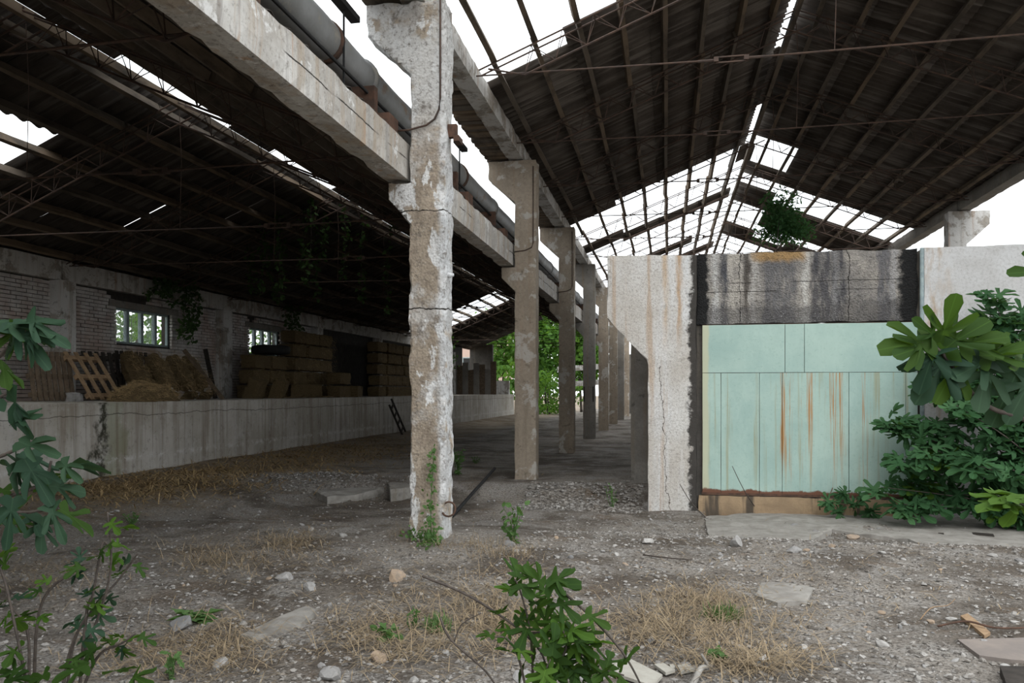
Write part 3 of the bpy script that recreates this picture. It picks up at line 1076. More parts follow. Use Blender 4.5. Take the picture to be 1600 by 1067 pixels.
def panel(xa, xb, za, zb):
    d = R.uniform(0, .006)
    me = roughen(MB().box((xa + .0035, GY + .0 - d, za + .0035), (xb - .0035, GY + .03, zb - .0035)).mesh('panel'), .2, .0035, 1.5, R.random() * 9)
    obj('panel', me, M['gate'], gate, loc=goff)
for xa, xb in ((x0, 1.70), (1.70, 1.97), (1.97, x1)): panel(xa, xb, zs, 2.585)
for xa, xb in ((x0, .79), (.79, 1.34), (1.34, 1.66), (1.66, 2.58), (2.58, 3.34), (3.34, x1)): panel(xa, xb, .085, zs)
MB().box((x0, GY + .03, .07), (x1, GY + .06, 2.59)).build('frame', M['rust'], gate, loc=goff)
MB().box((x0 - .01, GY + .0, .055), (x1, GY + .07, .10)).build('bottom_rail', M['rust'], gate, loc=goff)
# post and the added hall side behind the bracket wall
p_ = onp = ray(1000, 755)
pt = Vector((p_.x, p_.y, 0)) * (13.7 / (p_.x * -SA_ + p_.y * CA_))
me = roughen(MB().box((pt.x - .16, pt.y, -.3), (pt.x + .16, pt.y + .3, 3.2)).mesh('post'), .12, .006, 4, 5, .02)
o = obj('concrete_post', me, M['concrete_grey'])
tag(o, 'rough grey concrete post under the slanted bracket of the white wall', 'post')
struct(MB().box((-.1, 14.6, -.2), (.1, 46, 3.5)).build('wall_inner_added', M['concrete_dark']))  # unseen side wall, added to darken the hall interior
struct(MB().box((-12.6, -13.3, -.4), (-2.8, -13, 6.2)).build('wall_back_added', M['concrete_dark']))  # unseen end wall added behind the camera so the shed ceiling stays dark
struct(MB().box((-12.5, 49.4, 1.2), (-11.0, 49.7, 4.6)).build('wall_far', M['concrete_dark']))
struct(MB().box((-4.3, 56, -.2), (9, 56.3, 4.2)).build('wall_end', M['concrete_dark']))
# apron slab by the gate
def slab(name, outline, z, th, mat, seed, label=None, cat=None, step=.2, amp=.012, tilt=(0, 0)):
    cx = sum(p[0] for p in outline) / len(outline)
    cy = sum(p[1] for p in outline) / len(outline)
    n = len(outline)
    mb = MB()
    vs = [(a - cx, b - cy, 0) for a, b in outline] + [(a - cx, b - cy, -th) for a, b in outline]
    mb.add(vs, [tuple(range(n)), tuple(range(2 * n - 1, n - 1, -1))] + [(i, (i + 1) % n, (i + 1) % n + n, i + n) for i in range(n)])
    o = obj(name, roughen(mb.mesh(name), step, amp, 3, seed, amp), mat, loc=(cx, cy, z), rot=(tilt[0], tilt[1], 0))
    if label: tag(o, label, cat)
    return o
a1 = [G(1100, 806), G(1240, 803), G(1380, 808), G(1500, 815), G(1620, 828), G(1700, 836), G(1700, 860), G(1560, 862), G(1420, 848), G(1300, 832), G(1200, 850), G(1110, 840)]
o = slab('floor_apron', [(q.x, q.y) for q in a1], -.185, .25, M['slab'], 4, step=.12, amp=.03)
struct(o)

# ================================================================== things on the dock
def bale_mesh(seed, L=.90, W=.46, Hh=.37):
    me = MB().box((-L / 2, -W / 2, 0), (L / 2, W / 2, Hh)).mesh('bale')
    return roughen(me, .085, .016, 7, seed, .05)
bales = [bale_mesh(i) for i in range(5)]


cnt = 0
def bale(x, y, z, rz, label, rx=0, ry=0, s=1):
    global cnt
    o = obj('hay_bale', bales[cnt % 5], M['hay'], loc=(x, y, z), rot=(rx, ry, rz), scale=s)
    cnt += 1
    tag(o, label, 'hay bale', 'hay bales on the loading dock')
    return o
h2 = math.pi / 2
lv = ['bottom', 'second', 'third', 'fourth', 'fifth', 'sixth']
# stack behind the tyre, then a taller stack against the ring beam
for l in range(3):
    for i in range(2):
        bale(-11.45 + .05 * l, 20.35 + i * .98, 1.4 + l * .42, h2, 'hay bale under the tyre, %s layer, %s the pilaster' % (lv[l], 'beside' if i == 0 else 'away from'))
for l in range(5):
    for i in range(3):
        bale(-11.3 + R.uniform(-.06, .06), 22.55 + i * .98, 1.4 + l * .42, h2 + R.uniform(-.06, .06), 'hay bale in the stack right of the tyre, %s layer, %s pile from the tyre' % (lv[l], ordn[i]))
for i, lb in enumerate(('hay bale upright at the dock edge, by the dark pilaster', 'hay bale slumped upright before the stack with the tyre', 'hay bale lying end on before the tall stack')):
    bale(-10.65 + .12 * i, 19.3 + i * 1.1, 1.43, .3 * i, lb, rx=0, ry=-1.25 if i < 2 else 0)
for l in range(2):
    bale(-10.45, 24.0, 1.4 + l * .42, h2, 'hay bale before the tall stack, %s of two' % ('lower' if l == 0 else 'upper'))
bale(-10.4, 25.1, 1.4, h2 + .2, 'single low hay bale at the foot of the tall stack')
for l in range(5):
    for i in range(5):
        bale(-11.0 + R.uniform(-.08, .08), 28.9 + i * .98, 1.4 + l * .43, h2 + R.uniform(-.06, .06), 'hay bale in the dark far stack, %s layer, %s pile from the near end' % (lv[l], ordn[i]))
# loose bundles leaning on the wall under the first window
def bundle(y, lean, label, z=1.46, x=-11.05, L=1.2, s=0):
    me = roughen(MB().tube([(0, 0, 0), (.02, 0, L * .3), (0, 0, L * .7), (.0, 0, L)], [.22, .25, .23, .14], 10).mesh('bundle'), .06, .05, 9, s, .03)
    o = obj('straw_bundle', me, M['hay'], loc=(x, y, z), rot=(lean, -.62, 0))
    tag(o, label, 'straw bundle', 'straw bundles leaning under the window')
bundle(15.2, -.2, 'straw bundle leaning behind the loose straw heap', s=1)
bundle(16.0, -.25, 'straw bundle leaning left under the window end', s=2)
bundle(16.75, -.25, 'straw bundle leaning beside the light plank', s=3)
bundle(17.4, -.2, 'straw bundle leaning nearest the dark pilaster', s=4)
me = MB()
n = 18
vs, fs = [], []
for i in range(n + 1):
    for j in range(n + 1):
        a, b = i / n * 2 - 1, j / n * 2 - 1
        h = max(0, 1 - a * a - b * b) ** .7 * .36 * (1 + .4 * noise.noise(Vector((a * 3, b * 3, 1))))
        vs.append((a * .45, b * .9, h + .03 * noise.noise(Vector((a * 15, b * 15, 2))) - .01))
for i in range(n):
    for j in range(n):
        fs.append((i * (n + 1) + j, (i + 1) * (n + 1) + j, (i + 1) * (n + 1) + j + 1, i * (n + 1) + j + 1))
o = me.add(vs, fs).build('straw_heap', M['hay'], loc=(-10.22, 14.0, 1.4), smooth=True)
tag(o, 'low heap of loose yellow straw on the dock beside the pallets', 'straw', kind='stuff')
o = MB().box((-.05, 0, 0), (.05, .03, 1.5)).build('plank', M['pallet'], loc=(-10.7, 17.6, 1.4))
o.rotation_euler = (.25, -.6, 0)
tag(o, 'light plank leaning across the straw bundles', 'plank')
o = MB().box((-.06, 0, 0), (.06, .03, 1.35)).build('plank', M['dark_wood'], loc=(-11.9, 19.2, 1.4))
o.rotation_euler = (.12, -.15, 0)
tag(o, 'dark plank leaning in the corner by the pilaster', 'plank')

mbs = MB()
for _ in range(5200):
    y = R.choice([R.uniform(19.9, 25), R.uniform(28.5, 33)])
    x = (-11.22 if y < 21.9 else -11.05 if y < 28 else -10.75) + R.uniform(-.02, .1)
    z = 1.4 + R.random() * (1.2 if y < 22 else 2.0)
    if R.random() < .15: x, z = R.uniform(-10.9, -10.0), 1.42
    d = Vector((R.uniform(-.05, .12), R.gauss(0, .1), R.gauss(-.05, .09)))
    if z < 1.45: d.z = abs(d.z) * .2
    b = Vector((x, y, z))
    mbs.add([b, b + Vector((0, .006, .006)), b + d], ((0, 1, 2),))
for _ in range(2600):
    a, b = R.uniform(-1, 1), R.uniform(-1, 1)
    if a * a + b * b > 1: continue
    h = max(0, 1 - a * a - b * b) ** .7 * .36 * (1 + .4 * noise.noise(Vector((a * 3, b * 3, 1))))
    p = Vector((-10.22 + a * .45, 14.0 + b * .9, 1.41 + h))
    d = Vector((R.gauss(0, .08), R.gauss(0, .1), R.gauss(.0, .03)))
    mbs.add([p, p + Vector((0, .008, .006)), p + d], ((0, 1, 2),))
for by in (15.2, 16.0, 16.75, 17.4):
    for _ in range(500):
        t = R.random()
        p = Vector((-10.85 - .72 * t + R.uniform(-.05, .06), by + .2 * t + R.uniform(-.22, .22), 1.5 + .95 * t + R.uniform(-.05, .1)))
        d = Vector((R.gauss(0, .1), R.gauss(0, .08), R.gauss(.0, .1)))
        mbs.add([p, p + Vector((0, .008, .006)), p + d], ((0, 1, 2),))
tag(mbs.build('loose_straw', M['straw_lit']), 'loose straw wisps sticking out of the hay stacks and heaps', 'straw', kind='stuff')

# tyre lying on the bales
tb = MB()
rings = 28
prof = [(.30, -.11), (.44, -.13), (.54, -.10), (.56, 0), (.54, .10), (.44, .13), (.30, .11), (.29, 0)]
vs = [(r_ * math.cos(2 * math.pi * i / rings), r_ * math.sin(2 * math.pi * i / rings), z_ + .13) for i in range(rings) for r_, z_ in prof]
fs = [(i * 8 + j, ((i + 1) % rings) * 8 + j, ((i + 1) % rings) * 8 + (j + 1) % 8, i * 8 + (j + 1) % 8) for i in range(rings) for j in range(8)]
o = tb.add(vs, fs).build('tyre', M['rubber'], loc=(-11.35, 21.2, 2.67), smooth=True)
tag(o, 'black tyre lying flat on the hay bales before the small window', 'tyre')


def pallet(label, loc, rot, nb, mat, L=1.0, W=1.0):
    root = empty('pallet', loc)
    root.rotation_euler = rot
    tag(root, label, 'pallet', 'wooden pallets on the loading dock')
    b = MB().box((-.045, 0, 0), (.045, .022, L)).mesh('board')
    for i in range(nb):
        o = obj('board', b, mat, root, loc=(-W / 2 + .05 + (W - .1) * i / (nb - 1), 0, 0))
    s = MB().box((-W / 2, .022, -.045), (W / 2, .10, .045)).mesh('stringer')
    for z_ in (.12, L * .5, L - .12): obj('stringer', s, mat, root, loc=(0, 0, z_))
    return root
pallet('grey wooden pallet with narrow slats leaning on the pilaster', (-11.45, 13.05, 1.42), (-.16, 0, 1.45), 8, M['pallet'], .95, .95)
pallet('pale wooden pallet with three wide boards tipped over sideways', (-10.85, 13.75, 1.44), (-.62, .0, 1.50), 4, M['pallet_new'], 1.15, .85)
pallet('dark wooden pallet propped upright behind the pale one', (-11.75, 14.9, 1.42), (-.22, 0, 1.5), 6, M['dark_wood'], 1.05, 1.0)
pallet('dark pallet standing on edge below the window', (-12.08, 16.2, 1.42), (-.08, 0, 1.57), 7, M['dark_wood'], 1.1, 1.1)
o = roughen(MB().box((-.11, -.09, 0), (.11, .09, .16)).mesh('lump'), .05, .03, 9, 3, .02)
tag(obj('rubble_lump', o, M['stone'], loc=(-10.9, 12.9, 1.40)), 'small dark lump of rubble before the grey pallet', 'stone')

# ladder on the dock face
lad = empty('ladder', (-9.25, 27.0, .04))
tag(lad, 'short dark wooden ladder leaning against the dock', 'ladder')
lad.rotation_euler = (.55, -.22, 0)
for yy in (-.2, .2): MB().box((-.03, yy - .025, 0), (.03, yy + .025, 1.42)).build('rail', M['dark_wood'], lad)
for q in range(4): MB().box((-.02, -.2, .2 + q * .33), (.02, .2, .26 + q * .33)).build('rung', M['dark_wood'], lad)

# partition and low wall at the far end of the dock
part = empty('plank_partition', (-11.0, 45, 1.4))
tag(part, 'grey upright plank partition at the far end of the dock', 'partition')
for i in range(7):
    MB().box((-.17, 0, 0), (.17, .04, 1.7 + .25 * math.sin(i * 2.3))).build('plank', M['concrete_grey'] if i % 2 else M['pallet'], part, loc=(-1.0 + i * .34, R.uniform(-.05, .05), 0))
o = roughen(MB().box((-11.2, 48.6, 1.38), (-9.75, 48.9, 2.25)).mesh('low_wall'), .2, .01, 3, 4, .03)
o = obj('low_wall', o, M['concrete_light'])
tag(o, 'low pale wall with a dark hole on the end of the dock', 'wall', kind='thing')
MB().box((-.5, -.03, .25), (-.25, .05, .62)).build('hole', M['mortar'], o, loc=(-10.55, 48.6, 1.38))

# ================================================================== leaves and plants
def leaf_mesh(kind, seed):
    r = random.Random(seed)
    if kind == 'fig':
        half = [(.08, -.06), (.22, -.08), (.40, .0), (.46, .04), (.38, .10), (.20, .175), (.12, .22), (.30, .34), (.50, .52), (.58, .66), (.50, .72), (.38, .64), (.10, .36), (.10, .48), (.16, .68), (.19, .86), (.12, 1.0)]
        c0, tip = (0, .25), (0, 1.03)
    elif kind == 'ovate':
        half = [(.16, .05), (.30, .25), (.32, .45), (.22, .72), (.10, .9)]
        c0, tip = (0, .4), (0, 1.0)
    else:   # ragged weed
        half = [(.06, .05), (.20, .18), (.10, .26), (.26, .40), (.12, .50), (.24, .66), (.08, .78)]
        c0, tip = (0, .4), (0, 1.0)
    sk = r.uniform(.88, 1.12)
    bend, fold = r.uniform(-.1, .45), r.uniform(-.15, .45)
    def z(x, y): return fold * abs(x) * .7 - bend * y * y + .06 * math.sin(7 * y + 5 * abs(x) + seed)
    j = lambda: r.uniform(-.008, .008)
    rt_ = [(x * sk + j(), y + j()) for x, y in half]
    lf = [(-x * sk + j(), y + j()) for x, y in half]
    ring = [(0, 0)] + rt_ + [tip] + lf[::-1]
    vs = [(c0[0], c0[1], z(*c0))] + [(x, y, z(x, y)) for x, y in ring]
    n_ = len(ring)
    fs = [(0, 1 + i, 1 + (i + 1) % n_) for i in range(n_)]
    return vs, fs


def leaf_me(kind, seed):
    vs, fs = leaf_mesh(kind, seed)
    me_ = bpy.data.meshes.new('leaf')
    me_.from_pydata(vs, [], fs)
    me_.polygons.foreach_set('use_smooth', [True] * len(fs))
    return me_


LEAF = {}
def leafset(kind, mat):
    k = (kind, mat)
    if k not in LEAF:
        L = []
        for i in range(5):
            m_ = leaf_me(kind, i + 1)
            m_.materials.append(M[mat])
            L.append(m_)
        LEAF[k] = L
    return LEAF[k]


def orient(d, nrm):
    d = Vector(d).normalized()
    nrm = Vector(nrm)
    x = d.cross(nrm)
    if x.length < 1e-3: x = d.cross(Vector((1, 0, .3)))
    x.normalize()
    zz = x.cross(d)
    return Matrix((x, d, zz)).transposed()


def put_leaf(root, base, d, nrm, s, kind, mat):
    me_ = R.choice(leafset(kind, mat))
    o = bpy.data.objects.new('leaf', me_)
    mw = orient(d, nrm)
    o.location = Vector(base) - root.location
    o.rotation_euler = mw.to_euler()
    o.scale = (s, s, s)
    col.objects.link(o)
    o.parent = root
    return o


class Leaves:
    """many small leaves joined into one part"""
    def __init__(s, kind): s.k, s.mb, s.m = kind, MB(), [leaf_mesh(kind, i) for i in range(4)]
    def put(s, base, d, nrm, sc_):
        vs, fs = R.choice(s.m)
        m_ = orient(d, nrm)
        b = Vector(base)
        s.mb.add([b + m_ @ (Vector(v) * sc_) for v in vs], fs)
    def build(s, name, mat, root):
        o = s.mb.build(name, M[mat], root, loc=-root.location)
        o['kind'] = 'stuff'
        return o


def rvec(up=0.0):
    v = Vector((R.gauss(0, 1), R.gauss(0, 1), R.gauss(0, 1) * .7 + up))
    return v.normalized()


def spline(pts, n=6):
    pts = [Vector(p) for p in pts]
    if len(pts) < 3: return pts
    out = []
    for i in range(len(pts) - 1):
        p0, p1, p2, p3 = pts[max(i - 1, 0)], pts[i], pts[i + 1], pts[min(i + 2, len(pts) - 1)]
        for j in range(n):
            t = j / n
            out.append(.5 * ((2 * p1) + (p2 - p0) * t + (2 * p0 - 5 * p1 + 4 * p2 - p3) * t * t + (3 * p1 - p0 - 3 * p2 + p3) * t ** 3))
    out.append(pts[-1])
    return out


def stem(root, pts, r0, r1, name='stem', mat='bark'):
    q = spline(pts)
    mb = MB()
    off_ = root.location
    mb.tube([p - off_ for p in q], [r0 + (r1 - r0) * i / (len(q) - 1) for i in range(len(q))], 6)
    mb.build(name, M[mat], root, smooth=True)
    return q


def leaves_on(root, q, t0, n, s, kind, mats, droop=.3, petiole=.05, out=None):
    for i in range(n):
        t = t0 + (1 - t0) * (i + R.random() * .6) / n
        p = q[min(len(q) - 1, int(t * (len(q) - 1)))]
        d = rvec(.1)
        if out: d = (d + Vector(out)).normalized()
        d.z -= droop
        d.normalize()
        nr = Vector((R.gauss(0, .5), -.35 + R.gauss(0, .4), 1)) if droop < .5 else Vector((R.gauss(0, 1), R.gauss(0, .7), .5))
        put_leaf(root, p + d * petiole, d, nr, s * R.uniform(.7, 1.15), kind, R.choice(mats))


# --- fig shrub at the left edge: overhanging upper branches and thin stems
b0 = P(55, 1200, 3.6)
fl = empty('fig_shrub', b0)
tag(fl, 'young fig shrub with many thin dark stems before the dock', 'shrub')
for pts, n_, s_ in (
        ([b0, P(165, 930, 3.6), P(168, 800, 3.55), P(170, 830, 3.6)][:3], 7, .10),
        ([b0, P(60, 960, 3.5), P(120, 890, 3.45), P(140, 880, 3.45)], 8, .10),
        ([P(90, 1150, 3.6), P(115, 1000, 3.6), P(190, 900, 3.7), P(215, 865, 3.7)], 8, .10),
        ([P(120, 1130, 3.6), P(135, 960, 3.6), P(145, 930, 3.6), P(160, 850, 3.65), P(172, 858, 3.65)], 7, .11),
        ([P(110, 1130, 3.5), P(150, 1030, 3.5), P(190, 1005, 3.5), P(212, 990, 3.5)], 9, .10),
        ([P(60, 1160, 3.5), P(30, 1010, 3.4), P(5, 900, 3.4), P(-20, 860, 3.4)], 8, .12),
        ([P(40, 1160, 3.7), P(45, 1000, 3.7), P(20, 950, 3.7), P(10, 930, 3.7)], 6, .11),
        ([P(100, 1150, 3.4), P(112, 1020, 3.35), P(135, 960, 3.3), P(150, 1000, 3.3)][:3], 5, .10)):
    q = stem(fl, pts, .008, .0035)
    leaves_on(fl, q, .35, n_, s_ * .8, 'fig', ['fig', 'fig', 'fig_dark', 'fig_young'], .15, .03)
for pxy, d_ in (((135, 1040), 3.3), ((175, 1050), 3.3), ((30, 1050), 3.3), ((75, 1050), 3.3), ((150, 1010), 3.4), ((10, 1060), 3.3), ((205, 1058), 3.2)):
    put_leaf(fl, P(*pxy, d_), rvec(-.1), (0, -.5, 1), .12, 'fig', 'fig')
fb = empty('fig_branch', P(-160, 640, 2.6))
tag(fb, 'overhanging fig branches with large drooping blue green leaves before the brick wall', 'branch')
for pts, n_ in (
        ([P(-160, 640, 2.6), P(-20, 570, 2.6), P(35, 520, 2.6), P(48, 505, 2.6)], 8),
        ([P(-160, 660, 2.7), P(-40, 640, 2.7), P(0, 620, 2.7), P(20, 610, 2.7)], 7),
        ([P(-160, 760, 2.7), P(-20, 720, 2.7), P(30, 700, 2.7), P(50, 690, 2.7)], 9),
        ([P(-160, 830, 2.7), P(0, 780, 2.7), P(65, 755, 2.7), P(80, 720, 2.7)], 11),
        ([P(-160, 800, 2.9), P(0, 800, 2.9), P(50, 800, 2.9), P(90, 790, 2.9)], 10)):
    q = stem(fb, pts, .009, .004)
    leaves_on(fb, q, .35, n_ // 2, .13, 'fig', ['fig_dark', 'fig_dark', 'fig'], .75, .03)
# the long leaves that hang before the pilaster
for a, b, s_ in (((40, 500), (108, 530), .19), ((20, 505), (88, 575), .22), ((48, 510), (50, 575), .17), ((0, 505), (60, 495), .2), ((15, 610), (30, 690), .2), ((25, 655), (62, 650), .15), ((30, 690), (75, 700), .18), ((95, 720), (118, 745), .13), ((20, 780), (10, 850), .18), ((80, 790), (92, 835), .15), ((40, 720), (70, 770), .18)):
    A, B = P(*a, 2.55), P(*b, 2.5)
    put_leaf(fb, A, B - A, (R.uniform(-.9, .9), -.5, .7), s_ * .85, 'fig', 'fig_dark').scale.x *= .62

# --- fig sapling in the middle of the foreground
b0 = P(842, 1215, 3.3)
fm = empty('fig_sapling', b0)
tag(fm, 'dark green fig sapling with lobed leaves in front of the dry grass', 'sapling')
for pts, n_, s_ in (
        ([b0, P(833, 1060, 3.3), P(828, 985, 3.3), P(815, 930, 3.3), P(805, 905, 3.3)], 13, .115),
        ([P(828, 990, 3.3), P(850, 985, 3.3), P(880, 960, 3.3)], 7, .11),
        ([P(828, 992, 3.3), P(800, 975, 3.3), P(780, 960, 3.3)], 4, .09),
        ([b0, P(880, 1060, 3.25), P(905, 1030, 3.2), P(920, 1000, 3.2)], 10, .11),
        ([P(845, 1150, 3.2), P(870, 1050, 3.2), P(885, 1010, 3.2), P(880, 985, 3.2)], 12, .115),
        ([b0, P(920, 1080, 3.2), P(945, 1050, 3.2), P(975, 1055, 3.2)], 9, .11),
        ([P(840, 1180, 3.2), P(815, 1045, 3.2), P(795, 1000, 3.2), P(770, 995, 3.2)], 4, .075),
        ([b0, P(860, 1100, 3.1), P(850, 1060, 3.1), P(860, 1030, 3.1)], 9, .11)):
    q = stem(fm, pts, .007, .003)
    leaves_on(fm, q, .4, n_, s_, 'fig', ['fig', 'fig', 'fig_young'], .2, .025)
for a, b, s_ in (((850, 915), (832, 890), .12), ((855, 915), (885, 905), .13), ((862, 905), (900, 910), .12), ((830, 905), (812, 880), .09), ((870, 940), (900, 960), .12), ((905, 985), (925, 1000), .12), ((915, 960), (940, 970), .11)):
    A, B = P(*a, 3.25), P(*b, 3.2)
    put_leaf(fm, A, B - A, (R.uniform(-.2, .2), -.7, .8), s_, 'fig', 'fig')
# bare arching twigs
for pts, lb in (
        ([P(660, 900, 3.6), P(740, 935, 3.5), P(830, 1000, 3.4), P(855, 1060, 3.3), P(850, 1200, 3.3)], 'long bare twig arching behind the fig sapling'),
        ([P(688, 965, 3.7), P(705, 1000, 3.65), P(760, 1050, 3.6), P(790, 1100, 3.6)], 'thin bare forked twig before the dry grass'),
        ([P(880, 925, 3.3), P(930, 970, 3.25), P(980, 1030, 3.2), P(1015, 1100, 3.2)], 'smooth dark twig bending down beside the fig sapling')):
    rt0 = empty('bare_twig', pts[-1])
    tag(rt0, lb, 'twig')
    stem(rt0, pts, .006, .004)
    if 'forked' in lb: stem(rt0, [P(710, 1002, 3.65), P(722, 975, 3.65), P(752, 958, 3.65)], .004, .002, 'fork')

# --- fig branch reaching in from the side, before the white wall
o0 = P(1760, 700, 2.5)
fr_ = empty('fig_branch', o0)
tag(fr_, 'fig branch with large bright lobed leaves hanging before the white wall', 'branch')
stem(fr_, [o0, P(1600, 655, 2.5), P(1530, 625, 2.5), P(1470, 530 + 20, 2.5), P(1440, 535, 2.5)], .010, .004)
for a, b, s_, nr, mt in (
        ((1470, 535), (1488, 480), .20, (.1, -1, .3), 'fig'), ((1455, 532), (1390, 530), .19, (.0, -1, .5), 'fig'),
        ((1450, 538), (1385, 560), .17, (0, -1, .4), 'fig'), ((1475, 545), (1530, 505), .20, (.0, -.9, .5), 'fig'),
        ((1465, 545), (1430, 600), .19, (-.2, -.5, .9), 'fig_dark'), ((1500, 540), (1550, 520), .17, (0, -.8, .6), 'fig'),
        ((1480, 555), (1440, 620), .22, (.2, -.8, .6), 'fig_dark'), ((1530, 560), (1590, 545), .20, (0, -.7, .7), 'fig'),
        ((1545, 565), (1530, 640), .22, (.2, -.9, .3), 'fig_dark'), ((1545, 560), (1490, 590), .20, (0, -.9, .5), 'fig_dark'),
        ((1590, 575), (1570, 660), .23, (.2, -.9, .4), 'fig_dark'), ((1600, 560), (1560, 545), .18, (0, -.8, .6), 'fig'),
        ((1610, 590), (1590, 640), .2, (0, -.9, .3), 'fig_dark'), ((1460, 528), (1440, 500), .12, (.2, -1, .2), 'fig'),
        ((1640, 425), (1575, 415), .16, (0, -1, .4), 'fig'), ((1650, 450), (1590, 445), .15, (0, -1, .4), 'fig'), ((1500, 560), (1470, 630), .20, (.3, -.7, .5), 'fig')):
    A, B = P(*a, 2.5), P(*b, 2.46)
    put_leaf(fr_, A, B - A, nr, s_ * .78, 'fig', mt)
stem(fr_, [P(1700, 470, 2.5), P(1640, 440, 2.5), P(1600, 430, 2.5)], .006, .003, 'twig')
stem(fr_, [P(1640, 664, 2.5), P(1700, 560, 2.5), P(1700, 470, 2.5)], .007, .005, 'twig')
o1 = P(1720, 860, 3.2)
fy = empty('fig_branch', o1)
tag(fy, 'low fig twig with yellow green leaves at the edge of the fig bush', 'branch')
stem(fy, [o1, P(1640, 810, 3.2), P(1590, 785, 3.2), P(1560, 775, 3.2)], .006, .003)
for a, b in (((1570, 778), (1510, 785)), ((1590, 780), (1540, 765)), ((1600, 790), (1560, 810)), ((1580, 785), (1535, 800)), ((1605, 775), (1590, 760))):
    A, B = P(*a, 3.2), P(*b, 3.1)
    put_leaf(fy, A, B - A, (0, -.3, 1), .15, 'fig', 'fig_young')

# --- big fig bush by the gate
bb = Vector((5.0, 11.2, -.3))
fbsh = empty('fig_bush', bb)
tag(fbsh, 'dense green fig bush growing against the white wall beside the gate', 'bush')
tips = []
for (px0, px1, py0, py1, d0, d1, n_) in ((1480, 1600, 590, 800, 9.6, 11.0, 15), (1395, 1500, 640, 800, 10.2, 11.1, 10), (1365, 1450, 750, 800, 10.3, 11.0, 5), (1530, 1620, 490, 620, 10.3, 11.1, 9), (1450, 1600, 550, 690, 10.2, 11.1, 14), (1600, 1680, 560, 800, 9.6, 11, 4)):
    for _ in range(n_):
        tips.append(P(R.uniform(px0, px1), R.uniform(py0, py1), R.uniform(d0, d1)))
tips += [P(1552, 465, 10.9), P(1560, 500, 10.9), P(1545, 520, 10.9), P(1395, 660, 11.0), P(1410, 670, 10.9)]
tips = [t_ if t_.y < 11.5 else Vector((t_.x * 11.5 / t_.y, 11.5, CH + (t_.z - CH) * 11.5 / t_.y)) for t_ in tips]
inner = Leaves('fig')
nl = 0
for tp in tips:
    ctl = Vector((bb.x + (tp.x - bb.x) * .4 + R.uniform(-.2, .2), bb.y + (tp.y - bb.y) * .4, -.1 + (tp.z + .1) * .55))
    rt1 = Vector((bb.x + R.uniform(-.5, .5), bb.y + R.uniform(-.2, .15), -.35))
    q = stem(fbsh, [rt1, ctl, tp], .014, .005, 'branch')
    out = (tp - Vector((bb.x, bb.y + .3, .6))).normalized()
    young = R.random() < .22
    for i in range(5):
        a = 2 * math.pi * i / 5 + R.random()
        d = (Vector((math.cos(a), math.sin(a) * .8 - .35, .1)) + out * .4).normalized()
        put_leaf(fbsh, tp + d * .04 - Vector((0, 0, .03 * i)), d, Vector((R.gauss(0, .3), -.5 + R.gauss(0, .3), 1)), R.uniform(.2, .3), 'fig', 'fig_bush' if not young else 'fig_young')
        nl += 1
    for i in range(20):
        p = q[R.randrange(len(q) // 3, len(q))]
        if p.z < -.1: continue
        d = (rvec(0) + Vector((0, -.4, -.1))).normalized()
        if p.y > 11.5: continue
        inner.put(p + rvec() * .12, d, Vector((R.gauss(0, .4), -.6, 1)), R.uniform(.18, .27))
inner.build('foliage', 'fig_bush', fbsh)
# small fig seedling under the gate
sb = G(1330, 806)
se = empty('fig_seedling', sb)
tag(se, 'small fig seedling spreading at the foot of the green gate', 'seedling')
for tp in ((1295, 785), (1320, 772), (1345, 778), (1360, 798), (1310, 800), (1335, 790)):
    q = stem(se, [sb, P(*tp, 11.1)], .006, .003)
    for i in range(6):
        d = rvec(.1)
        d.y -= .3
        put_leaf(se, q[-1], d, (R.gauss(0, .3), -.5, 1), R.uniform(.13, .19), 'fig', 'fig_bush')

# --- weeds
def weed(name, label, base, hgt, ns, nl_, ls, kind, mat, spread=.35, cat='weed'):
    root = empty(name, base)
    tag(root, label, cat)
    L = Leaves(kind)
    for i in range(ns):
        a = 2 * math.pi * R.random()
        tp = Vector(base) + Vector((math.cos(a) * spread * R.uniform(.2, 1) * hgt, math.sin(a) * spread * R.uniform(.2, 1) * hgt, hgt * R.uniform(.6, 1)))
        q = stem(root, [Vector(base) - Vector((0, 0, .03)), (Vector(base) + tp) / 2 + rvec() * .03, tp], .005, .002, 'stem', 'weed')
        for j in range(nl_):
            p = q[int(len(q) * (j + 1) / (nl_ + 1))]
            d = rvec(.35)
            L.put(p, d, rvec(1.5), ls * R.uniform(.6, 1.2))
    L.build('foliage', mat, root)
    return root
weed('leafy_weed', 'round-leaved green weed among the stones right of the leaning bar', G(803, 848), .42, 9, 8, .075, 'ovate', 'weed', .5)
weed('leafy_weed', 'thin upright weed growing on the earth bank below the second column', G(957, 796), .42, 6, 14, .05, 'weed', 'weed', .3)
weed('leafy_weed', 'dark green weed behind the flaking column', G(716, 742), .55, 9, 12, .09, 'weed', 'weed', .35)
weed('leafy_weed', 'low weed on the floor beside the tan column', G(742, 724), .16, 8, 6, .06, 'weed', 'weed', 1)
weed('leafy_weed', 'faint low weed on the dust left of the flaking column', G(206, 820), .16, 9, 6, .05, 'weed', 'weed', 1)
weed('leafy_weed', 'tiny weed before the fig sapling twigs', G(600, 1000), .09, 8, 6, .06, 'ovate', 'weed', 1.3)
weed('leafy_weed', 'small weed at the plaster shards', G(1125, 1035), .07, 8, 4, .06, 'ovate', 'weed', 1.3)
weed('leafy_weed', 'single upright weed near the lower picture edge', G(268, 1062), .17, 4, 6, .07, 'weed', 'weed', .4)
weed('leafy_weed', 'small weed beneath the limewashed column on the trodden ground', G(645, 985), .2, 4, 8, .04, 'weed', 'weed', .3)
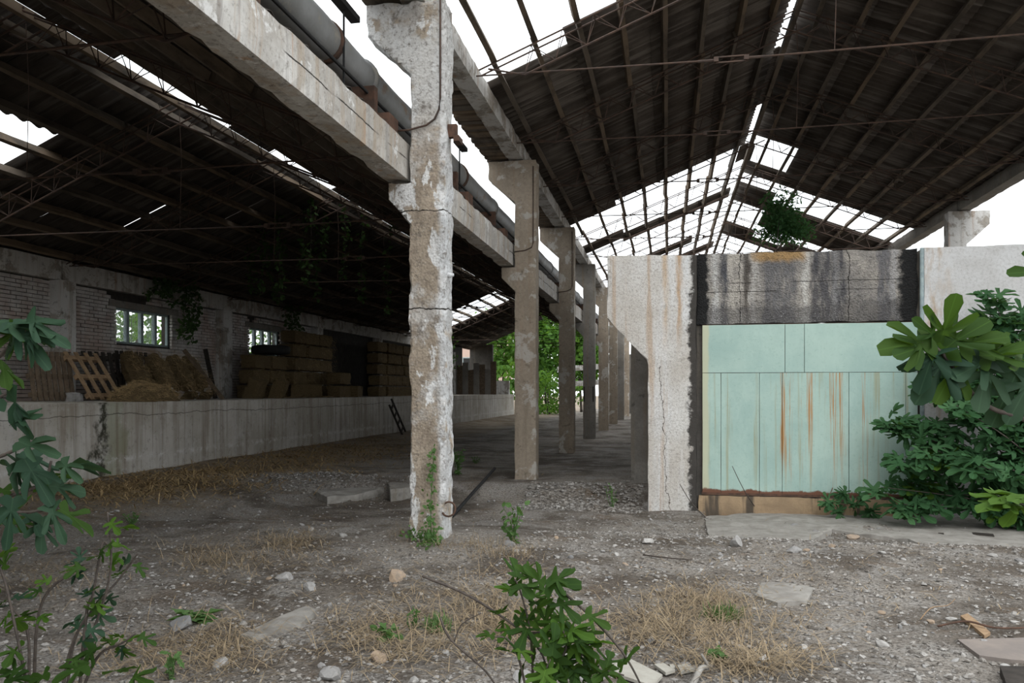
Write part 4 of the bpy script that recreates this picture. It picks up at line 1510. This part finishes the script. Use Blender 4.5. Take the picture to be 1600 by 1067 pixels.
# spreading thistle
tb_ = G(305, 970)
th = empty('thistle', tb_)
tag(th, 'pale green spreading thistle on the grey ground', 'weed')
for i in range(16):
    a = 2 * math.pi * i / 16 + R.random() * .3
    put_leaf(th, tb_ + Vector((0, 0, .02)), (math.cos(a), math.sin(a), R.uniform(.05, .45)), (0, 0, 1), R.uniform(.16, .27), 'weed', 'weed')
# creeper on the front column
cb = Vector((-2.46, 8.06, -.02))
cr = empty('creeper', cb)
tag(cr, 'green creeper climbing the foot of the flaking column', 'vine')
q = stem(cr, [cb, (-2.47, 8.07, .35), (-2.45, 8.08, .75), (-2.44, 8.10, 1.0)], .006, .003, 'stem', 'weed')
q2 = stem(cr, [cb, (-2.42, 7.9, -.05), (-2.38, 7.6, -.03)], .006, .003, 'stem', 'weed')
L = Leaves('ovate')
for i in range(170):
    t = R.random() ** 1.6
    p = q[int(t * (len(q) - 1))] + Vector((R.gauss(0, .045) * (1.2 - t), -.02 - R.random() * .05, R.gauss(0, .03)))
    L.put(p, rvec(-.2), (R.gauss(0, .4), -1, .4), R.uniform(.03, .06))
for i in range(60):
    p = q2[R.randrange(len(q2))] + Vector((R.gauss(0, .05), R.gauss(0, .05), .04 + R.random() * .06))
    L.put(p, rvec(.3), rvec(1.5), R.uniform(.03, .06))
for i in range(60):
    p = Vector((-2.62 + R.gauss(0, .07), 8.02, .03 + abs(R.gauss(0, .05))))
    L.put(p, rvec(.3), rvec(1), R.uniform(.03, .055))
L.build('foliage', 'weed', cr)

# --- ivy hanging in the dark shed
def ivy(label, strands):
    base = Vector(strands[0][0])
    root = empty('hanging_ivy', base)
    tag(root, label, 'vine', 'ivy hanging from the shed roof')
    L = Leaves('ovate')
    for top, ln, n_ in strands:
        top = Vector(top)
        q = stem(root, [top, top + Vector((R.uniform(-.1, .1), R.uniform(-.1, .1), -ln * .5)), top + Vector((R.uniform(-.15, .15), R.uniform(-.15, .15), -ln))], .006, .003)
        for i in range(n_):
            p = q[R.randrange(len(q))]
            L.put(p + rvec() * .14 * R.random(), rvec(-.6), rvec(.8), R.uniform(.07, .13))
    L.build('foliage', 'ivy', root)
def roofz(x): return 6.34 - abs(x + 7.6) * .4213 - .1
ivy('ivy curtain hanging between the tie rods in the middle of the shed', [((x, y, roofz(x)), R.uniform(1.0, 2.2), 80) for x, y in ((-8.1, 17), (-8.5, 17.5), (-8.9, 17), (-9.3, 18), (-8.2, 18), (-9.8, 18.3), (-8.7, 18.6), (-10.2, 18), (-7.8, 18.2), (-9.4, 17.2))])
ivy('slender ivy strand hanging farthest into the dark shed roof', [((x, y, roofz(x)), R.uniform(1.6, 2.4), 90) for x, y in ((-7.7, 19.2), (-7.0, 19.4))])
ivy('ivy falling over the ring beam beside the large window', [((-11.9, 17.75 + .15 * i, 4.3), R.uniform(.9, 1.7), 90) for i in range(5)] + [((-11.9, 16.7 + .2 * i, 4.3), R.uniform(.3, .6), 40) for i in range(5)])
ivy('ivy tuft hanging from the ring beam near the hay bales', [((-11.9, 23.3 + .3 * i, 4.35), R.uniform(.5, 1.1), 60) for i in range(4)])
# ivy outside the first window
o_ = empty('window_creeper', (-12.8, 16.8, 1.4))
tag(o_, 'creeper growing outside the large shed window', 'vine')
stem(o_, [(-12.8, 16.8, 0), (-12.8, 17.0, 2.2), (-12.7, 16.9, 3.4)], .012, .006)
L = Leaves('ovate')
for i in range(240):
    L.put((-12.85 + R.uniform(-.25, .1), R.choice([16.1, 16.5, 16.9, 17.2, 17.5]) + R.gauss(0, .16), R.uniform(2.6, 3.5)), rvec(), rvec(), R.uniform(.06, .13))
L.build('foliage', 'tree', o_)

# --- trees behind
def tree(label, base, hgt, rx, rz, n_, ls, mat, kind='ovate', zlow=.25, trunk=.12):
    base = Vector(base)
    root = empty('tree', base)
    tag(root, label, 'tree', 'trees beyond the sheds')
    top = base + Vector((R.uniform(-.3, .3), 0, hgt * .8))
    stem(root, [base, (base + top) / 2 + Vector((R.uniform(-.2, .2), 0, 0)), top], trunk, trunk * .3, 'trunk')
    L = Leaves(kind)
    blobs = []
    for i in range(22):
        v = rvec()
        blobs.append(base + Vector((v.x * rx * R.uniform(.2, .9), v.y * rx * R.uniform(.2, .9), hgt * (zlow + (1 - zlow) * R.random()))))
    for i in range(10):
        stem(root, [base + (top - base) * R.uniform(.3, .8), R.choice(blobs)], trunk * .3, trunk * .08, 'branch')
    for i in range(n_):
        b = R.choice(blobs)
        v = rvec()
        L.put(b + Vector((v.x, v.y, v.z * .8)) * rz * R.random() ** .5, rvec(-.2), rvec(1), ls * R.uniform(.6, 1.3))
    L.build('foliage', mat, root)
tree('fine-leaved green tree showing above the sooty panel of the gate wall', (2.35, 17.5, 0), 5.5, .7, .42, 8000, .085, 'tree_fine', 'weed', .60, .06)
tree('bright green tree filling the far opening behind the brown column', (-9.3, 58, 0), 7.2, 2.6, 1.4, 3400, .40, 'tree')
tree('bright green tree glimpsed between the fourth and fifth columns', (-6.4, 60, 0), 7.0, 2.2, 1.3, 2800, .40, 'tree')
tree('green tree outside the far end of the dock', (-13.0, 62, 0), 7.5, 2.2, 1.3, 1800, .40, 'tree')
tree('dark shrub tree growing over the far part of the dock', (-11.2, 38.8, 1.4), 3.2, .5, .5, 900, .15, 'ivy')
tree('leafy tree outside the large shed window', (-20, 27, 0), 5.6, 2.0, 1.2, 2000, .2, 'tree')
tree('leafy tree outside the small shed window', (-20.5, 37.2, 0), 5.6, 1.8, 1.1, 1500, .2, 'tree')
tree('low thicket under the trees at the far opening', (-8.0, 54, 0), 2.6, 2.4, .9, 1500, .22, 'tree', 'ovate', .05)

# far building and the beams in the yard
fbld = empty('far_building', (-21.5, 86, 0))
tag(fbld, 'pale pink building far behind the trees with small windows', 'building')
MB().box((-7, 0, 0), (3.5, 6, 9)).build('wall', M['far_pink'], fbld)
for i in range(4):
    for j in range(3):
        w_ = MB().box((-5.9 + i * 2.4, -.05, 1.2 + j * 2.7), (-4.7 + i * 2.4, .1, 2.7 + j * 2.7)).build('window', M['window_paint'], fbld)
        MB().box((-5.8 + i * 2.4, -.06, 1.3 + j * 2.7), (-4.8 + i * 2.4, -.04, 2.6 + j * 2.7)).build('pane', M['rubber'], w_)
fo = empty('yard_frame', (-5.6, 53, 0))
tag(fo, 'pale concrete frame standing in the yard beyond the columns', 'frame')
for zz, dz in ((1.95, .12), (3.0, .2)):
    me = MB().box((-1.5, 0, zz), (2.2, .3, zz + .35)).build('crossbeam', M['concrete_light'], fo)
    me.rotation_euler.y = -.06
for xx in (-1.2, .4, 1.6): MB().box((xx, .02, -.2), (xx + .3, .28, 3.2)).build('post', M['concrete_light'], fo)

# ================================================================== ground litter
def stone_mesh(seed, flat=.6):
    bm = bmesh.new()
    bmesh.ops.create_icosphere(bm, subdivisions=2, radius=1)
    cuts = [(Vector((random.Random(seed * 31 + q).gauss(0, 1), random.Random(seed * 17 + q + 50).gauss(0, 1), random.Random(seed * 13 + q + 99).gauss(0, 1))).normalized(), random.Random(seed + q * 7).uniform(.5, .8)) for q in range(7)]
    for v in bm.verts:
        c = v.co
        k = 1 + .28 * noise.noise(c * 1.1 + Vector((seed * 5.1, 0, 0))) + .12 * noise.noise(c * 2.7 + Vector((0, seed, 0)))
        c = c * k
        for nv, dd in cuts:
            e = c.dot(nv) - dd
            if e > 0: c = c - nv * e * .9
        v.co = Vector((c.x, c.y * (.6 + .08 * (seed % 4)), c.z * flat))
    me_ = bpy.data.meshes.new('stone')
    bm.to_mesh(me_)
    bm.free()
    return me_
stones = [stone_mesh(i, .45 + .06 * (i % 5)) for i in range(10)]


def ok_ground(p):
    if p.y > GY - .15 and p.x > -.35: return False
    if abs(p.x - COLX) < .3 and abs(p.y - COLY0 - .17) < .35: return False
    return p.x > DX + .2


def in_slab(p): return any(abs(p.x - a) < c and abs(p.y - b) < d for a, b, c, d in SLABS)


# lone bigger stones, each with its own look
special = [
    ((590, 1030), .105, 'pale blue grey flat rock beside a bare twig stump', 1), ((515, 1057), .12, 'smooth grey oval cobble at the lower picture edge', 2),
    ((1240, 826), .14, 'yellowish rough boulder before the green gate', 3), ((1150, 852), .16, 'light rough stone block on the rubble before the white wall', 4),
    ((484, 920), .11, 'flat tan stone on the trodden ground', 5), ((1332, 841), .13, 'orange tinted stone on the concrete apron', 6),
    ((1012, 848), .12, 'flat white stone before the cracked white wall', 7), ((345, 1040), .10, 'white stone half hidden by the left fig stems', 8),
    ((622, 905), .15, 'broad pale flat stone before the flaking column', 9), ((285, 980), .16, 'half buried grey rock beside the thistle', 1),
    ((1240, 862), .11, 'white round stone in the rubble below the gate', 2), ((445, 905), .12, 'wide grey stone before the dry grass tuft', 3),
    ((1275, 838), .13, 'dark flat stone lying on the rubble below the gate', 4), ((795, 852), .13, 'grey block at the foot of the round-leaved weed', 5)]
for (pp, s_, lb, k) in special:
    g = G(*pp)
    o = obj('stone', stones[k], M['stone'], loc=(g.x, g.y, g.z + s_ * .12), rot=(R.uniform(-.15, .15), R.uniform(-.15, .15), R.uniform(0, 6)), scale=s_ * .75)
    tag(o, lb, 'stone')
n_ = 0
while n_ < 286:
    p = G(R.uniform(-20, 1620), 782 + 290 * R.random() ** 1.15)
    if not ok_ground(p): continue
    if p.x < -2 and R.random() < .45: continue
    s_ = min(.075, .015 * math.exp(abs(R.gauss(0, .6)))) * (1.35 if p.y > 8 else .95)
    o = obj('stone', stones[n_ % 10], M['stone'], loc=(p.x, p.y, p.z + s_ * .18), rot=(R.uniform(-.3, .3), R.uniform(-.3, .3), R.uniform(0, 6)), scale=s_)
    zone = 'in the rubble before the gate wall' if p.x > -1.2 and p.y > 8.2 else 'on the trodden ground left of the flaking column' if p.x < -2.4 else 'on the ground around the dead grass and fig sapling' if p.x < .9 else 'on the dark earth before the flat brown plate'
    tag(o, 'small loose stone lying ' + zone, 'stone', 'loose stones ' + zone)
    n_ += 1


def gravel(name, label, n, samp, smin, smax):
    mb = MB()
    for _ in range(n):
        p = samp()
        if p is None or not ok_ground(p): continue
        s_ = smin + (smax - smin) * R.random() ** 3
        a = R.uniform(0, 6.28)
        ca, sa = math.cos(a) * s_, math.sin(a) * s_
        k1, k2 = R.uniform(.5, .9), R.uniform(.35, .7)
        vs = [(p.x + ca, p.y + sa, p.z + s_ * R.uniform(-.1, .3)), (p.x - sa * k1, p.y + ca * k1, p.z + s_ * .1), (p.x - ca, p.y - sa, p.z + s_ * R.uniform(-.1, .3)), (p.x + sa * k1, p.y - ca * k1, p.z + s_ * .1),
              (p.x + ca * .35, p.y + sa * .3, p.z + s_ * k2), (p.x - ca * .4, p.y - sa * .3, p.z + s_ * k2 * .9)]
        mb.add(vs, ((0, 1, 4), (1, 5, 4), (1, 2, 5), (2, 3, 5), (3, 4, 5), (3, 0, 4)))
    o = mb.build(name, M['gravel'])
    tag(o, label, 'gravel', kind='stuff')


def s_front():
    return G(R.uniform(-20, 1620), 775 + 300 * R.random() ** 1.1)
def s_bank():
    x, y = R.uniform(-2.3, -.4), R.uniform(11.9, 13.7)
    return Vector((x, y, terrain(x, y)))
def s_heap():
    x, y = R.gauss(-6.3, .8), R.gauss(13.0, .55)
    return Vector((x, y, terrain(x, y)))
def s_gate():
    x, y = R.uniform(-1.5, 5.5), R.gauss(9.4, 1.2)
    return Vector((x, y, terrain(x, y)))
gravel('gravel', 'fine grey gravel strewn over the whole foreground', 17000, s_front, .006, .034)
gravel('gravel', 'stony rubble on the earth bank below the second column', 1800, s_bank, .015, .07)
gravel('gravel', 'heap of crushed stone beside the straw on the shed floor', 2600, s_heap, .015, .05)
gravel('gravel', 'coarse gravel spread before the gate wall', 5000, s_gate, .01, .04)


def straw(name, label, regions, n, l0, l1, up, mat, cat='dry grass', wd=.0016):
    mb = MB()
    for _ in range(n):
        cx, cy, rx, ry = R.choice(regions)
        p = G(cx + R.gauss(0, rx * .62), cy + R.gauss(0, ry * .62))
        if not ok_ground(p): continue
        a = R.uniform(0, 6.28)
        ln = R.uniform(l0, l1)
        el = abs(R.gauss(0, up))
        d = Vector((math.cos(a) * math.cos(el), math.sin(a) * math.cos(el), math.sin(el))) * ln
        s_ = Vector((-math.sin(a), math.cos(a), 0)) * wd
        b = p + Vector((0, 0, .004 + .02 * R.random()))
        m = b + d * .55 + Vector((0, 0, ln * .08))
        e = b + d + Vector((0, 0, -ln * .06 * (1 if el > .2 else 0)))
        mb.add([b - s_, b + s_, m + s_, m - s_, e], ((0, 1, 2, 3), (3, 2, 4)))
    o = mb.build(name, M[mat])
    tag(o, label, cat, kind='stuff')
straw('dry_grass', 'flattened dry grass between the flaking column and the thistle', [(400, 870, 110, 28), (340, 880, 60, 20), (460, 850, 50, 14)], 1300, .06, .24, .3, 'straw', wd=.0025)
straw('dry_grass', 'tangled dry grass around the fig sapling', [(760, 940, 90, 40), (700, 1000, 130, 50), (600, 990, 90, 40), (820, 985, 60, 30)], 2400, .08, .32, .25, 'straw', wd=.0022)
straw('dry_grass', 'straw coloured dead grass tuft before the pale slab', [(1100, 945, 70, 24), (1130, 985, 110, 30), (1010, 990, 90, 36), (1180, 1040, 90, 20)], 2600, .08, .34, .30, 'straw', wd=.0022)
straw('dry_grass', 'dead grass under the left fig stems', [(250, 1030, 130, 40), (60, 900, 100, 40), (350, 1010, 80, 40)], 1700, .07, .3, .25, 'straw', wd=.002)
straw('dry_grass', 'pale dead grass at the foot of the limewashed column', [(640, 838, 30, 8), (740, 855, 60, 10), (790, 870, 50, 10)], 900, .06, .16, .7, 'straw')
straw('straw_litter', 'yellow straw litter along the foot of the dock', [(560, 695, 110, 22), (420, 720, 130, 26), (300, 745, 90, 24), (180, 765, 90, 20), (480, 708, 120, 20)], 9000, .10, .36, .2, 'straw_lit', 'straw', .007)
straw('straw_litter', 'sparse straw bits blown over the trodden ground', [(300, 850, 300, 60), (700, 900, 300, 60), (1250, 900, 250, 60), (500, 780, 200, 30)], 2200, .04, .14, .15, 'straw', 'straw', .003)
straw('grass_tuft', 'green grass tuft growing through the dead grass before the pale slab', [(1130, 966, 22, 7)], 260, .06, .13, 1.0, 'weed', 'grass', .003)
straw('grass_tuft', 'small green grass tuft left of the fig sapling', [(682, 985, 14, 7)], 200, .06, .13, 1.0, 'weed', 'grass', .003)

# slabs, plates and scraps
SLABS = []
def gslab(name, pix, label, cat, mat, th, lift, seed, step=.12, amp=.010, tilt=(0, 0)):
    g = [G(*p) for p in pix]
    z = max(q.z for q in g) * .5 + sum(q.z for q in g) / len(g) * .5 + lift
    return slab(name, [(q.x, q.y) for q in g], z, th, mat, seed, label, cat, step, amp, tilt)
gslab('concrete_slab', [(375, 1000), (400, 985), (440, 968), (480, 952), (495, 960), (470, 980), (430, 992), (395, 1004)], 'long broken pale concrete strip beside the thistle', 'slab', M['slab'], .09, .03, 3)
gslab('concrete_slab', [(1178, 935), (1190, 912), (1240, 910), (1272, 920), (1262, 945), (1215, 950)], 'thin pale concrete patch behind the dead grass tuft', 'slab', M['slab'], .06, .012, 5)
gslab('metal_plate', [(1496, 1004), (1600, 1000), (1660, 1004), (1660, 1036), (1580, 1036), (1530, 1030)], 'flat dusty brown plate lying at the lower corner', 'plate', M['plate'], .03, .012, 7, .2, .004)
gslab('board', [(1500, 968), (1512, 964), (1548, 994), (1538, 1000)], 'short pale board lying across a stick', 'board', M['pallet_new'], .025, .03, 8, .1, .003)
gslab('dark_box', [(1562, 1056), (1640, 1050), (1660, 1100), (1580, 1100)], 'dark charred board at the lower corner of the ground', 'board', M['dark_wood'], .09, .03, 9, .1, .006)
gslab('concrete_slab', [(478, 772), (500, 757), (560, 752), (606, 757), (600, 775), (560, 783), (510, 788)], 'broken edge of the shed floor slab left of the flaking column', 'slab', M['slab'], .16, -.06, 11, .08, .035)
gslab('concrete_block', [(604, 764), (642, 758), (642, 780), (610, 784)], 'brownish concrete block against the flaking column', 'block', M['concrete_grey'], .25, .03, 12, .07, .025)
for pix, lb in (([(955, 1040), (985, 1036), (1035, 1062), (1020, 1080), (960, 1060)], 'largest pale plaster shard under the fig sapling'),
                ([(1022, 1045), (1036, 1042), (1055, 1056), (1040, 1060)], 'pale plaster shard with a pointed end'),
                ([(1046, 1045), (1056, 1044), (1054, 1052), (1048, 1053)], 'smallest pale plaster shard'),
                ([(1058, 1047), (1072, 1044), (1086, 1052), (1064, 1058)], 'broad pale plaster shard by the grey root')):
    gslab('plaster_shard', pix, lb, 'shard', M['shard'], .018, .03, 4, .1, .002)
gslab('blue_wrapper', [(1168, 1042), (1185, 1036), (1205, 1038), (1206, 1044), (1180, 1046)], 'crumpled blue plastic wrapper in the gravel', 'wrapper', M['blue_film'], .012, .02, 5, .03, .012)
gslab('white_rag', [(1185, 1036), (1196, 1032), (1202, 1038), (1190, 1041)], 'white paper scrap lying on the blue wrapper', 'scrap', M['white_rag'], .015, .035, 6, .03, .01)
gslab('dark_plank', [(1490, 832), (1552, 838), (1554, 842), (1492, 836)], 'thin dark plank lying along the apron by the bush', 'plank', M['dark_wood'], .03, .03, 5, .2, .003)
gslab('dark_plank', [(1450, 834), (1474, 834), (1475, 838), (1452, 838)], 'short black plank on the apron below the bush', 'plank', M['dark_wood'], .03, .03, 6, .2, .003)
def rod(name, label, cat, pts, r0, r1, mat):
    root = Vector(pts[0])
    q = spline(pts)
    mb = MB().tube([p - root for p in q], [r0 + (r1 - r0) * i / (len(q) - 1) for i in range(len(q))], 8)
    tag(mb.build(name, M[mat], loc=root, smooth=True), label, cat)
a, b = G(706, 810), G(773, 745)
rod('steel_bar', 'dark square steel bar leaning beside the flaking column', 'bar', [a + Vector((0, 0, .03)), b + Vector((0, 0, .16))], .026, .026, 'rubber')
rod('stick', 'long reddish stick lying across the short pale board', 'stick', [G(1465, 983) + Vector((0, 0, .02)), G(1510, 982) + Vector((0, 0, .05)), G(1560, 988) + Vector((0, 0, .03)), G(1640, 986) + Vector((0, 0, .03))], .008, .006, 'rust')
rod('stick', 'curved pale twig lying on the rubble before the plate', 'stick', [G(1438, 970) + Vector((0, 0, .01)), G(1455, 958) + Vector((0, 0, .04)), G(1480, 950) + Vector((0, 0, .02)), G(1492, 940) + Vector((0, 0, .02))], .004, .003, 'pallet_new')
rod('root', 'thick grey root rising from the gravel by the shards', 'root', [G(1080, 1075), G(1095, 1058) + Vector((0, 0, .05)), G(1106, 1050) + Vector((0, 0, .03)), P(1096, 1022, G(1106, 1050).y * .97)], .022, .007, 'slab')
rod('stick', 'thin dark stick lying on the stones before the white wall', 'stick', [G(1005, 870) + Vector((0, 0, .02)), G(1040, 876) + Vector((0, 0, .03)), G(1080, 878) + Vector((0, 0, .02))], .008, .006, 'bark')
rod('stick', 'bare stick leaning on the foot of the green gate', 'stick', [G(1190, 806), P(1165, 770, 11.3), P(1144, 728, 11.45)], .008, .004, 'bark')
rod('stick', 'grey stick leaning beside the cracked white wall', 'stick', [G(1102, 808), P(1080, 785, 11.5), P(1062, 756, 11.6)], .008, .005, 'bark')
rod('stick', 'crooked pale vine stem before the gate sill', 'stick', [G(1285, 808), P(1281, 790, 11.3), P(1295, 775, 11.35), P(1301, 762, 11.4)], .010, .006, 'pallet')
